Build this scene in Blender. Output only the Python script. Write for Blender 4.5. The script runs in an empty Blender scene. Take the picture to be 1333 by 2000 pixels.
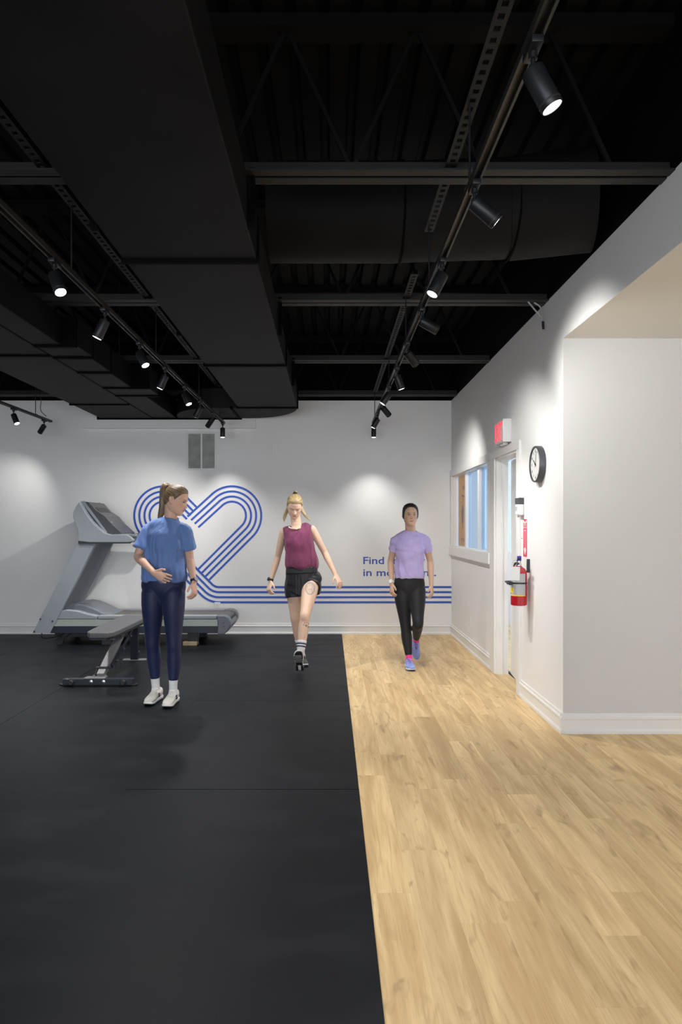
import bpy, bmesh, math, random
import numpy as np
from mathutils import Vector, Matrix

# ------------------------------------------------------------------ camera, world, exposure
random.seed(7)
rng = np.random.default_rng(11)
scene = bpy.context.scene
COL = scene.collection
FPX, CX, CY, CAMZ = 1340.0, 645.0, 1028.0, 1.38

cam_d = bpy.data.cameras.new('camera')
cam = bpy.data.objects.new('camera', cam_d)
COL.objects.link(cam)
cam.location = (0, 0, CAMZ)
cam.rotation_euler = (math.pi / 2, 0, 0)
cam_d.sensor_fit = 'HORIZONTAL'
cam_d.sensor_width = 36.0
cam_d.lens = FPX / 1333.0 * 36.0
cam_d.shift_x = (666.5 - CX) / 1333.0
cam_d.shift_y = (CY - 1000.0) / 1333.0
cam_d.clip_start = 0.05
scene.camera = cam

world = bpy.data.worlds.new('World')
scene.world = world
world.use_nodes = True
bg = world.node_tree.nodes['Background']
bg.inputs[0].default_value = (0.62, 0.78, 1.0, 1)
bg.inputs[1].default_value = 1.0

vs = scene.view_settings
scene.display_settings.display_device = 'sRGB'
vs.view_transform = 'Standard'
vs.look = 'None'
vs.exposure = 0.06
vs.gamma = 1.0
vs.use_curve_mapping = False
SPOT_W = 90.0            # radiant power of one track spotlight
SPOT_COL = (1.0, 0.97, 0.93)
FILL_W = 255.0           # added soft fill light behind the camera
SIDE_W = 110.0            # daylight through the window of the room beyond the door


def area(name, loc, rot, sx, sy, power, col):
    l = bpy.data.lights.new(name, 'AREA')
    l.shape = 'RECTANGLE'
    l.size, l.size_y, l.energy, l.color = sx, sy, power, col
    o = bpy.data.objects.new(name, l)
    o.location, o.rotation_euler = loc, rot
    COL.objects.link(o)
    return o


# added fill light behind the camera, then daylight of the side room
area('added_fill_light', (-1.2, -2.95, 1.55), (math.pi / 2, 0, 0), 6.4, 2.1, FILL_W, (0.90, 0.95, 1.0))
area('daylight_side_window', (4.15, 7.3, 1.6), (math.pi / 2, 0, math.pi / 2), 2.4, 1.4, SIDE_W, (0.64, 0.79, 1.0))

# ------------------------------------------------------------------ helpers
ORG = {}


def P(px, py, d):
    return np.array([(px - CX) / FPX * d, d, CAMZ - (py - CY) / FPX * d])


def tag(o, label=None, cat=None, group=None, kind=None):
    if label:
        o['label'] = label
    if cat:
        o['category'] = cat
    if group:
        o['group'] = group
    if kind:
        o['kind'] = kind
    return o


def thing(name, loc, label=None, cat=None, group=None, kind=None):
    o = bpy.data.objects.new(name, None)
    o.empty_display_size = 0.1
    o.location = loc
    COL.objects.link(o)
    ORG[o] = np.array(loc, float)
    return tag(o, label, cat, group, kind)


def link(name, me, parent=None):
    o = bpy.data.objects.new(name, me)
    COL.objects.link(o)
    if parent is not None:
        o.parent = parent
    return o


def mesh_obj(name, V, F, mat, parent=None, smooth=False, MI=None, mats=None):
    """V in world coordinates; stored relative to the thing's origin."""
    V = np.asarray(V, float)
    if parent is not None:
        org = ORG[parent]
        V = V - org
    else:
        org = V.mean(0)
        org[2] = V[:, 2].min()
        V = V - org
    me = bpy.data.meshes.new(name)
    me.from_pydata(V.tolist(), [], [list(map(int, f)) for f in F])
    for m in (mats or [mat]):
        me.materials.append(m)
    if MI is not None:
        me.polygons.foreach_set('material_index', np.asarray(MI, np.int32))
    if smooth:
        me.polygons.foreach_set('use_smooth', np.ones(len(me.polygons), bool))
    me.update()
    o = link(name, me, parent)
    if parent is None:
        o.location = org
        ORG[o] = org
    else:
        ORG[o] = ORG[parent]
    return o


class MB:
    def __init__(s):
        s.V, s.F = [], []

    def add(s, V, F):
        n = len(s.V)
        s.V += [tuple(map(float, v)) for v in V]
        s.F += [[i + n for i in f] for f in F]
        return s

    def box(s, x0, x1, y0, y1, z0, z1):
        V = [(x, y, z) for z in (z0, z1) for y in (y0, y1) for x in (x0, x1)]
        F = [(0, 2, 3, 1), (4, 5, 7, 6), (0, 1, 5, 4), (2, 6, 7, 3), (0, 4, 6, 2), (1, 3, 7, 5)]
        return s.add(V, F)

    def bbox(s, x0, x1, y0, y1, z0, z1, b=0.004):
        """box with chamfered edges"""
        bm = bmesh.new()
        bmesh.ops.create_cube(bm, size=1)
        for v in bm.verts:
            v.co = Vector(((x0 + x1) / 2 + v.co.x * (x1 - x0), (y0 + y1) / 2 + v.co.y * (y1 - y0), (z0 + z1) / 2 + v.co.z * (z1 - z0)))
        bmesh.ops.bevel(bm, geom=bm.edges[:], offset=b, segments=2, profile=0.5, affect='EDGES')
        bm.verts.index_update()
        s.add([v.co for v in bm.verts], [[v.index for v in f.verts] for f in bm.faces])
        bm.free()
        return s

    def beam(s, a, b, w, h, up=(0, 0, 1)):
        """rectangular bar from a to b, width w sideways, h along up"""
        a, b = np.array(a, float), np.array(b, float)
        t = (b - a) / np.linalg.norm(b - a)
        up = np.array(up, float)
        sd = np.cross(t, up)
        sd /= np.linalg.norm(sd)
        u = np.cross(sd, t)
        V = []
        for p in (a, b):
            for i, j in ((-1, -1), (1, -1), (1, 1), (-1, 1)):
                V.append(p + sd * i * w / 2 + u * j * h / 2)
        return s.add(V, [(3, 2, 1, 0), (4, 5, 6, 7), (0, 1, 5, 4), (1, 2, 6, 5), (2, 3, 7, 6), (3, 0, 4, 7)])

    def cyl(s, a, b, r0, r1=None, seg=16, cap=True):
        r1 = r0 if r1 is None else r1
        a, b = np.array(a, float), np.array(b, float)
        t = (b - a) / np.linalg.norm(b - a)
        ref = np.array([0, 0, 1.0]) if abs(t[2]) < .9 else np.array([1.0, 0, 0])
        u = np.cross(t, ref)
        u /= np.linalg.norm(u)
        w = np.cross(t, u)
        V = []
        for p, r in ((a, r0), (b, r1)):
            for i in range(seg):
                an = 2 * math.pi * i / seg
                V.append(p + r * (math.cos(an) * u + math.sin(an) * w))
        F = [(i, (i + 1) % seg, seg + (i + 1) % seg, seg + i) for i in range(seg)]
        if cap:
            F += [tuple(range(seg - 1, -1, -1)), tuple(range(seg, 2 * seg))]
        return s.add(V, F)

    def lathe(s, a, t, prof, seg=24):
        """revolve profile [(r, h)] about axis t from a"""
        a, t = np.array(a, float), np.array(t, float)
        t /= np.linalg.norm(t)
        ref = np.array([0, 0, 1.0]) if abs(t[2]) < .9 else np.array([1.0, 0, 0])
        u = np.cross(t, ref)
        u /= np.linalg.norm(u)
        w = np.cross(t, u)
        V, F = [], []
        for r, h in prof:
            for i in range(seg):
                an = 2 * math.pi * i / seg
                V.append(a + t * h + r * (math.cos(an) * u + math.sin(an) * w))
        for k in range(len(prof) - 1):
            for i in range(seg):
                j = (i + 1) % seg
                F.append((k * seg + i, k * seg + j, (k + 1) * seg + j, (k + 1) * seg + i))
        F.append(tuple(range(seg - 1, -1, -1)))
        F.append(tuple(range((len(prof) - 1) * seg, len(prof) * seg)))
        return s.add(V, F)

    def prism(s, poly, axis, a, b):
        """poly = 2D points; axis 'y': (x,z) extruded in y; 'x': (y,z); 'z': (x,y)"""
        def mk(p, q):
            return {'y': (p[0], q, p[1]), 'x': (q, p[0], p[1]), 'z': (p[0], p[1], q)}[axis]
        n = len(poly)
        V = [mk(p, a) for p in poly] + [mk(p, b) for p in poly]
        F = [tuple(range(n)), tuple(range(2 * n - 1, n - 1, -1))]
        F += [(i, n + i, n + (i + 1) % n, (i + 1) % n) for i in range(n)]
        return s.add(V, F)

    def pipe(s, pts, r, seg=8, k=5):
        V, F = tube(pts, [(r, r)] * len(pts), (0.13, 0.2, 0.97), k=k, seg=seg)
        return s.add(V, F)

    def build(s, name, mat, parent=None, smooth=False, fix=True):
        o = mesh_obj(name, s.V, s.F, mat, parent, smooth)
        if fix:
            bm = bmesh.new()
            bm.from_mesh(o.data)
            bmesh.ops.recalc_face_normals(bm, faces=bm.faces)
            bm.to_mesh(o.data)
            bm.free()
        if smooth:
            try:
                o.data.set_sharp_from_angle(angle=math.radians(40))
            except Exception:
                pass
        return o


def catmull(A, k):
    A = np.asarray(A, float)
    if k <= 1 or len(A) < 3:
        if k > 1:
            out = [A[0] + (A[1] - A[0]) * i / k for i in range(k)]
            return np.array(out + [A[1]])
        return A
    Q = np.vstack([2 * A[0] - A[1], A, 2 * A[-1] - A[-2]])
    out = []
    for i in range(len(A) - 1):
        p0, p1, p2, p3 = Q[i], Q[i + 1], Q[i + 2], Q[i + 3]
        for j in range(k):
            t = j / k
            out.append(.5 * ((2 * p1) + (-p0 + p2) * t + (2 * p0 - 5 * p1 + 4 * p2 - p3) * t * t + (-p0 + 3 * p1 - 3 * p2 + p3) * t ** 3))
    out.append(A[-1])
    return np.array(out)


def tube(path, radii, ref, k=6, seg=20, cap=.7, flat=False):
    path, radii = np.asarray(path, float), np.asarray(radii, float)
    if radii.ndim == 1:
        radii = np.stack([radii, radii], 1)
    C = catmull(path, k)
    R = np.maximum(catmull(radii, k), 0.0005)
    T = np.gradient(C, axis=0)
    T /= np.linalg.norm(T, axis=1, keepdims=True) + 1e-12
    ref = np.asarray(ref, float)
    rings = []
    def side(t):
        sd = ref - ref.dot(t) * t
        return sd / (np.linalg.norm(sd) + 1e-9)
    def ring(c, t, r):
        sd = side(t)
        ot = np.cross(t, sd)
        return [c + math.cos(a) * r[0] * sd + math.sin(a) * r[1] * ot for a in np.linspace(0, 2 * math.pi, seg, endpoint=False)]
    capA = [] if flat else [80, 55, 28]
    for an in capA:
        a = math.radians(an)
        rings.append(ring(C[0] - T[0] * cap * R[0].mean() * math.sin(a), T[0], R[0] * math.cos(a)))
    for c, t, r in zip(C, T, R):
        rings.append(ring(c, t, r))
    for an in capA[::-1]:
        a = math.radians(an)
        rings.append(ring(C[-1] + T[-1] * cap * R[-1].mean() * math.sin(a), T[-1], R[-1] * math.cos(a)))
    V = [p for rg in rings for p in rg]
    n = len(rings)
    F = []
    for q in range(n - 1):
        for i in range(seg):
            j = (i + 1) % seg
            F.append((q * seg + i, q * seg + j, (q + 1) * seg + j, (q + 1) * seg + i))
    F.append(tuple(range(seg - 1, -1, -1)))
    F.append(tuple(range((n - 1) * seg, n * seg)))
    return V, F


# ------------------------------------------------------------------ materials
def new_mat(name):
    m = bpy.data.materials.new(name)
    m.use_nodes = True
    nt = m.node_tree
    return m, nt, nt.nodes['Principled BSDF'], nt.links


def srgb(r, g, b):
    f = lambda c: ((c / 255 + .055) / 1.055) ** 2.4 if c / 255 > .04045 else c / 255 / 12.92
    return (f(r), f(g), f(b), 1)


def mat(name, col, rough=.5, metal=0.0, var=.06, scale=30.0, bump=0.0, bscale=200.0, coat=0.0, stretch=(1, 1, 1), spec=.5):
    """procedural paint / plastic / cloth: noise-varied colour with fine bump"""
    m, nt, b, L = new_mat(name)
    N = nt.nodes.new
    tc = N('ShaderNodeTexCoord')
    mp = N('ShaderNodeMapping')
    mp.inputs['Scale'].default_value = stretch
    L.new(tc.outputs['Object'], mp.inputs['Vector'])
    nz = N('ShaderNodeTexNoise')
    nz.inputs['Scale'].default_value = scale
    nz.inputs['Detail'].default_value = 5
    L.new(mp.outputs[0], nz.inputs['Vector'])
    rp = N('ShaderNodeValToRGB')
    rp.color_ramp.elements[0].position = .3
    rp.color_ramp.elements[1].position = .7
    rp.color_ramp.elements[0].color = tuple(c * (1 - var) for c in col[:3]) + (1,)
    rp.color_ramp.elements[1].color = tuple(min(1, c * (1 + var)) for c in col[:3]) + (1,)
    L.new(nz.outputs[0], rp.inputs[0])
    L.new(rp.outputs[0], b.inputs['Base Color'])
    b.inputs['Roughness'].default_value = rough
    b.inputs['Metallic'].default_value = metal
    b.inputs['Coat Weight'].default_value = coat
    b.inputs['Specular IOR Level'].default_value = spec
    if bump > 0:
        n2 = N('ShaderNodeTexNoise')
        n2.inputs['Scale'].default_value = bscale
        n2.inputs['Detail'].default_value = 3
        L.new(mp.outputs[0], n2.inputs['Vector'])
        bp = N('ShaderNodeBump')
        bp.inputs['Strength'].default_value = bump
        bp.inputs['Distance'].default_value = .003
        L.new(n2.outputs[0], bp.inputs['Height'])
        L.new(bp.outputs[0], b.inputs['Normal'])
    return m


def emit(name, col, strength):
    m, nt, b, L = new_mat(name)
    b.inputs['Base Color'].default_value = col
    b.inputs['Emission Color'].default_value = col
    b.inputs['Emission Strength'].default_value = strength
    return m


def glass_mat(name, col=(.9, .96, 1, 1)):
    m, nt, b, L = new_mat(name)
    N = nt.nodes.new
    tr = N('ShaderNodeBsdfTransparent')
    tr.inputs[0].default_value = col
    gl = N('ShaderNodeBsdfGlossy')
    gl.inputs['Roughness'].default_value = .03
    lw = N('ShaderNodeLayerWeight')
    lw.inputs[0].default_value = .5
    pw_ = N('ShaderNodeMath'); pw_.operation = 'POWER'; pw_.inputs[1].default_value = 4.0
    L.new(lw.outputs['Facing'], pw_.inputs[0])
    fr = N('ShaderNodeMath'); fr.operation = 'MULTIPLY_ADD'; fr.inputs[1].default_value = .35; fr.inputs[2].default_value = .02
    L.new(pw_.outputs[0], fr.inputs[0])
    mx = N('ShaderNodeMixShader')
    L.new(fr.outputs[0], mx.inputs[0])
    L.new(tr.outputs[0], mx.inputs[1])
    L.new(gl.outputs[0], mx.inputs[2])
    L.new(mx.outputs[0], nt.nodes['Material Output'].inputs[0])
    return m


def wood_mat():
    m, nt, b, L = new_mat('oak_vinyl')
    N = nt.nodes.new
    tc = N('ShaderNodeTexCoord')
    oi = N('ShaderNodeObjectInfo')
    mul = N('ShaderNodeVectorMath'); mul.operation = 'SCALE'
    comb = N('ShaderNodeCombineXYZ')
    for i, k in enumerate((37.0, 91.0, 53.0)):
        mm = N('ShaderNodeMath'); mm.operation = 'MULTIPLY'; mm.inputs[1].default_value = k
        L.new(oi.outputs['Random'], mm.inputs[0]); L.new(mm.outputs[0], comb.inputs[i])
    add = N('ShaderNodeVectorMath'); add.operation = 'ADD'
    L.new(tc.outputs['Object'], add.inputs[0]); L.new(comb.outputs[0], add.inputs[1])
    def noise(sc, scale, det=5, dist=0.0, rough=.55):
        mp = N('ShaderNodeMapping'); mp.inputs['Scale'].default_value = sc
        L.new(add.outputs[0], mp.inputs[0])
        n = N('ShaderNodeTexNoise'); n.inputs['Scale'].default_value = scale
        n.inputs['Detail'].default_value = det; n.inputs['Distortion'].default_value = dist
        n.inputs['Roughness'].default_value = rough
        L.new(mp.outputs[0], n.inputs['Vector'])
        return n.outputs[0]
    def ramp(src, p0, p1, c0=(0, 0, 0, 1), c1=(1, 1, 1, 1)):
        r = N('ShaderNodeValToRGB')
        r.color_ramp.elements[0].position = p0; r.color_ramp.elements[1].position = p1
        r.color_ramp.elements[0].color = c0; r.color_ramp.elements[1].color = c1
        L.new(src, r.inputs[0]); return r.outputs[0]
    def mix(fac, a, bcol, mode='MIX'):
        x = N('ShaderNodeMix'); x.data_type = 'RGBA'; x.blend_type = mode
        if isinstance(fac, float): x.inputs[0].default_value = fac
        else: L.new(fac, x.inputs[0])
        for s, v in ((6, a), (7, bcol)):
            if isinstance(v, tuple): x.inputs[s].default_value = v
            else: L.new(v, x.inputs[s])
        return x.outputs[2]
    broad = noise((13.0, 1.1, 1), 1.0, 4, .5)
    c = ramp(broad, .36, .64, (.565, .385, .180, 1), (.800, .595, .315, 1))
    # cathedral grain lines
    w = noise((8.0, .7, 1), 1.0, 2, .3)
    mm = N('ShaderNodeMath'); mm.operation = 'MULTIPLY'; mm.inputs[1].default_value = 60.0
    L.new(w, mm.inputs[0])
    sn = N('ShaderNodeMath'); sn.operation = 'SINE'; L.new(mm.outputs[0], sn.inputs[0])
    g = ramp(sn.outputs[0], .35, 1.0)
    gm = ramp(noise((3.2, .8, 1), 1.0, 2), .42, .64)
    gg = N('ShaderNodeMath'); gg.operation = 'MULTIPLY'; L.new(g, gg.inputs[0]); L.new(gm, gg.inputs[1])
    g2 = N('ShaderNodeMath'); g2.operation = 'MULTIPLY'; g2.inputs[1].default_value = .5; L.new(gg.outputs[0], g2.inputs[0])
    c = mix(g2.outputs[0], c, (.44, .275, .120, 1))
    # fine pores
    fine = ramp(noise((130, 5.0, 1), 1.0, 4), .48, .70)
    f2 = N('ShaderNodeMath'); f2.operation = 'MULTIPLY'; f2.inputs[1].default_value = .35; L.new(fine, f2.inputs[0])
    c = mix(f2.outputs[0], c, (.43, .275, .125, 1))
    # smoky streaks and knots
    kn = ramp(noise((15.0, 4.0, 1), 1.0, 2, 1.0), .60, .76)
    k2 = N('ShaderNodeMath'); k2.operation = 'MULTIPLY'; k2.inputs[1].default_value = .62; L.new(kn, k2.inputs[0])
    c = mix(k2.outputs[0], c, (.30, .18, .085, 1))
    # board to board tone
    v = N('ShaderNodeMapRange'); v.inputs[3].default_value = .90; v.inputs[4].default_value = 1.06
    L.new(oi.outputs['Random'], v.inputs[0])
    hs = N('ShaderNodeHueSaturation'); L.new(v.outputs[0], hs.inputs['Value']); L.new(c, hs.inputs['Color'])
    L.new(hs.outputs[0], b.inputs['Base Color'])
    b.inputs['Roughness'].default_value = .48
    bp = N('ShaderNodeBump'); bp.inputs['Strength'].default_value = .12; bp.inputs['Distance'].default_value = .002
    L.new(fine, bp.inputs['Height']); L.new(bp.outputs[0], b.inputs['Normal'])
    return m


def rubber_mat():
    m, nt, b, L = new_mat('black_rubber')
    N = nt.nodes.new
    ge = N('ShaderNodeNewGeometry')
    def noise(scale, det, stretch=(1, 1, 1)):
        mp = N('ShaderNodeMapping'); mp.inputs['Scale'].default_value = stretch
        L.new(ge.outputs['Position'], mp.inputs[0])
        n = N('ShaderNodeTexNoise'); n.inputs['Scale'].default_value = scale; n.inputs['Detail'].default_value = det
        L.new(mp.outputs[0], n.inputs['Vector']); return n.outputs[0]
    def ramp(src, p0, p1, c0, c1):
        r = N('ShaderNodeValToRGB'); r.color_ramp.elements[0].position = p0; r.color_ramp.elements[1].position = p1
        r.color_ramp.elements[0].color = c0; r.color_ramp.elements[1].color = c1
        L.new(src, r.inputs[0]); return r.outputs[0]
    scuff = ramp(noise(2.6, 8, (1, 1.6, 1)), .48, .78, (0, 0, 0, 1), (1, 1, 1, 1))
    speck = ramp(noise(420, 2), .66, .74, (0, 0, 0, 1), (1, 1, 1, 1))
    x = N('ShaderNodeMix'); x.data_type = 'RGBA'
    L.new(scuff, x.inputs[0]); x.inputs[6].default_value = (.0042, .0056, .0080, 1); x.inputs[7].default_value = (.0125, .0140, .0170, 1)
    y = N('ShaderNodeMix'); y.data_type = 'RGBA'
    s2 = N('ShaderNodeMath'); s2.operation = 'MULTIPLY'; s2.inputs[1].default_value = .35; L.new(speck, s2.inputs[0])
    L.new(s2.outputs[0], y.inputs[0]); L.new(x.outputs[2], y.inputs[6]); y.inputs[7].default_value = (.07, .07, .075, 1)
    L.new(y.outputs[2], b.inputs['Base Color'])
    rr = N('ShaderNodeMapRange'); rr.inputs[3].default_value = .48; rr.inputs[4].default_value = .62; L.new(scuff, rr.inputs[0])
    L.new(rr.outputs[0], b.inputs['Roughness'])
    b.inputs['Specular IOR Level'].default_value = .14
    bp = N('ShaderNodeBump'); bp.inputs['Strength'].default_value = .25; bp.inputs['Distance'].default_value = .002
    L.new(noise(300, 3), bp.inputs['Height']); L.new(bp.outputs[0], b.inputs['Normal'])
    return m


M = {}
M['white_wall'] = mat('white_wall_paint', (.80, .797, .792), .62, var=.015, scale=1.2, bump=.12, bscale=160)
M['alcove_wall'] = mat('shaded_white_wall_paint', (.62, .613, .605), .62, var=.015, scale=1.2, bump=.12, bscale=160)  # same white paint, darkened so the colour carries the alcove's shade
M['soffit'] = mat('bounce_tinted_ceiling_paint', (.80, .78, .73), .65, var=.015, scale=1.2)  # warm light bounced off the wood floor is mixed into this colour
M['trim'] = mat('white_trim_paint', (.78, .775, .765), .38, var=.012, scale=3)
M['black_wall'] = mat('black_paint', (.002, .002, .002), .8, var=.2, scale=3, spec=.1)
M['deck'] = mat('black_painted_deck', (.0028, .0028, .0028), .7, var=.3, scale=4, spec=.15)
M['joist'] = mat('black_painted_steel', (.014, .013, .012), .55, var=.15, scale=9, spec=.3)
M['duct'] = mat('black_painted_duct', (.0078, .0076, .0082), .6, var=.4, scale=1.7, bump=.1, bscale=40, spec=.12)
M['seam'] = mat('black_duct_flange', (.0018, .0018, .0018), .7, spec=.05)
M['strut'] = mat('dark_slotted_steel', (.008, .0075, .007), .6, spec=.25)
M['track'] = mat('track_black_aluminium', (.022, .021, .019), .4, spec=.4)
M['lamp'] = mat('lamp_black_metal', (.008, .009, .011), .42, spec=.35)
M['lens'] = emit('lamp_lens_light', (.93, .97, 1, 1), 14.0)
M['wood'] = wood_mat()
M['rubber'] = rubber_mat()
M['subfloor'] = mat('dark_subfloor', (.01, .01, .01), .9)
M['blue'] = mat('blue_vinyl', srgb(44, 82, 178), .45, var=.03)
M['white'] = mat('white_plastic', (.75, .75, .74), .4, var=.01)
M['white2'] = mat('off_white_plastic', (.66, .66, .65), .4, var=.01)
M['vent_dark'] = mat('vent_grey', (.46, .46, .44), .6, var=.2, scale=8)
M['glass'] = glass_mat('window_glass', (.80, .90, 1.0, 1))
M['orange'] = mat('orange_paper', srgb(248, 178, 20), .6, var=.02)
_nt = M['orange'].node_tree
_tl = _nt.nodes.new('ShaderNodeBsdfTranslucent'); _tl.inputs[0].default_value = srgb(250, 190, 15)
_mx = _nt.nodes.new('ShaderNodeMixShader'); _mx.inputs[0].default_value = .45
_nt.links.new(_nt.nodes['Principled BSDF'].outputs[0], _mx.inputs[1]); _nt.links.new(_tl.outputs[0], _mx.inputs[2])
_nt.links.new(_mx.outputs[0], _nt.nodes['Material Output'].inputs[0])
M['ink'] = mat('dark_ink', (.02, .02, .018), .6)
M['green_ink'] = mat('olive_ink', (.09, .08, .015), .6)
M['red'] = mat('extinguisher_red', srgb(178, 20, 40), .25, coat=.5, var=.03)
M['sign_red'] = mat('sign_red', srgb(214, 40, 62), .45, var=.02)
M['exit_red'] = emit('exit_red_light', (1.0, .06, .10, 1), 1.1)
M['black'] = mat('black_plastic', (.016, .016, .018), .42, var=.1)
M['charcoal'] = mat('charcoal_plastic', (.05, .052, .062), .42, var=.05)
M['chrome'] = mat('chrome_steel', (.62, .63, .65), .2, metal=1.0, var=.02)
M['navy_metal'] = mat('navy_black_metal', (.014, .018, .030), .38, var=.1)
M['grey_metal'] = mat('bench_grey_metal', (.22, .22, .225), .4, metal=.2, var=.05)
M['pad'] = mat('bench_charcoal_vinyl', (.085, .087, .095), .5, var=.06, bump=.1, bscale=300)
M['tm_grey'] = mat('treadmill_blue_grey', (.225, .245, .275), .42, var=.03, scale=10)
M['tm_dark'] = mat('treadmill_slate', (.125, .138, .160), .4, var=.04)
M['tm_side'] = mat('treadmill_pale_strip', (.34, .37, .34), .35, var=.04, scale=5, metal=.25)
M['tm_face'] = mat('treadmill_console_face', (.045, .047, .055), .3, var=.15)
M['belt'] = mat('treadmill_belt', (.10, .097, .092), .7, var=.1, scale=60)
M['plywood'] = mat('plywood_block', (.32, .25, .15), .7, var=.15, scale=12)
M['cable_grey'] = mat('grey_cable', (.35, .35, .34), .5)
M['label_yellow'] = mat('label_yellow', srgb(235, 205, 60), .5)
M['label_grey'] = mat('label_grey', (.42, .43, .44), .5, var=.18, scale=330)
M['blue_cap'] = mat('valve_blue', srgb(45, 50, 160), .4)


def text_obj(name, body, cap_h, m, parent, origin, xd, zd, thick=.0015, width=None, bold=0.0):
    """flat lettering as a mesh; origin = left end of the baseline; normal = xd x zd"""
    cu = bpy.data.curves.new(name, 'FONT')
    cu.body = body
    cu.size = 1.0
    cu.offset = bold
    cu.extrude = 0.0
    cu.resolution_u = 3
    ob = bpy.data.objects.new(name, cu)
    COL.objects.link(ob)
    dg = bpy.context.evaluated_depsgraph_get()
    me = bpy.data.meshes.new_from_object(ob.evaluated_get(dg))
    bpy.data.objects.remove(ob)
    V = np.array([v.co[:] for v in me.vertices])
    F = [list(p.vertices) for p in me.polygons]
    bpy.data.meshes.remove(me)
    s = cap_h / .69
    sx = s if width is None else width / (V[:, 0].max() - V[:, 0].min())
    x = (V[:, 0] - V[:, 0].min()) * sx
    z = V[:, 1] * s
    xd, zd = np.array(xd, float), np.array(zd, float)
    n = np.cross(xd, zd)
    W = np.array(origin) + x[:, None] * xd + z[:, None] * zd
    nv = len(W)
    # give the letters their small thickness
    ec = {}
    for f in F:
        for a, b2 in zip(f, f[1:] + f[:1]):
            ec[(a, b2)] = 1
    side = [(a, b2, b2 + nv, a + nv) for (a, b2) in ec if (b2, a) not in ec]
    V2 = np.vstack([W + n * thick, W])
    return mesh_obj(name, V2, F + [[i for i in f] for f in side], m, parent)


def poly_plate(mb, pts, z0, z1):
    """pts world (x,z) list; extruded in y"""
    mb.prism(pts, 'y', z0, z1)

# ------------------------------------------------------------------ the room
YB, XR, ZW, ZD = 8.785, 1.555, 2.99, 3.70          # back wall, right wall, top of the white paint, roof deck
XL, YF, XE = -6.0, -3.0, 4.2
YA, ZA = 4.577, 2.637                              # alcove wall and its ceiling
WT = .11                                           # thickness of the right wall
DH = 2.015                                         # door opening height
DY0, DY1 = 5.66, 6.42                              # door opening along the right wall
WY0, WY1, WZ0, WZ1 = 6.70, 8.70, 1.123, 2.016      # window opening


def struct(mb, name, m, parent=None, **k):
    o = mb.build(name, m, parent, **k)
    if parent is None:
        o['kind'] = 'structure'
    return o


floor = struct(MB().box(XL, XE, YF, 9.7, -.12, -.012), 'floor', M['subfloor'])

# rubber mats, 1.22 x 1.83 m, laid in staggered columns
XM = .152
MH = .004
bm_w, bm_l, gp = 1.22, 1.83, .006


def chamfer_tile(w, l, h0, h1, c):
    V = []
    for z, i in ((h0, 0), (h1 - c, 0), (h1, c)):
        V += [(-w / 2 + i, -l / 2 + i, z), (w / 2 - i, -l / 2 + i, z), (w / 2 - i, l / 2 - i, z), (-w / 2 + i, l / 2 - i, z)]
    F = [(3, 2, 1, 0), (8, 9, 10, 11)]
    for k in (0, 4):
        F += [(k + i, k + (i + 1) % 4, k + 4 + (i + 1) % 4, k + 4 + i) for i in range(4)]
    return V, F


def place_piece(name, x0, x1, y0, y1, h1, m, gx=.0002, cache={}):
    key = (name, round(x1 - x0, 4), round(y1 - y0, 4), gx)
    if key not in cache:
        V, F = chamfer_tile(x1 - x0 - gx, y1 - y0 - (gp if name == 'rubber_mat' else .0003), -.0118, h1, .0002)
        me = bpy.data.meshes.new(name)
        me.from_pydata(V, [], F)
        me.materials.append(m)
        cache[key] = me
    o = link(name, cache[key], floor)
    o.location = np.array([(x0 + x1) / 2, (y0 + y1) / 2, 0]) - ORG[floor]
    return o


for c in range(6):
    x1 = XM - c * bm_w
    x0 = max(x1 - bm_w, XL)
    ys = 7.25 if c == 0 else 7.64
    edges = sorted({e for e in [ys + k * (bm_l if c == 0 else 4 * bm_l) for k in range(-6, 2)] if YF < e < YB - .02} | {YF, YB})
    for a, b2 in zip(edges[:-1], edges[1:]):
        place_piece('rubber_mat', x0, x1, a, b2, MH, M['rubber'], .006 if c == 2 else .0002)

# oak planks running away from the camera
pw, pl = .152, 1.22
ncol = int((3.0 - XM) / pw)
for c in range(ncol):
    x0 = XM + c * pw
    x1 = x0 + pw
    ymax = YB if x1 <= XR + .16 else YA
    off = (c * .43 + random.random() * .5) % pl
    edges = [1.2] + [1.2 + off + k * pl for k in range(9) if 1.25 < 1.2 + off + k * pl < ymax - .05] + [ymax]
    for a, b2 in zip(edges[:-1], edges[1:]):
        place_piece('plank', x0, x1, a, b2, 0, M['wood'])
rest = MB().box(XM, XM + ncol * pw, YF, 1.2, -.0118, 0).box(XM + ncol * pw, XE, YF, YA, -.0118, 0).box(XR + .16, XE, YA, 9.7, -.0118, 0).build('plank_field', M['wood'], floor)
rest['kind'] = 'stuff'

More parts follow.
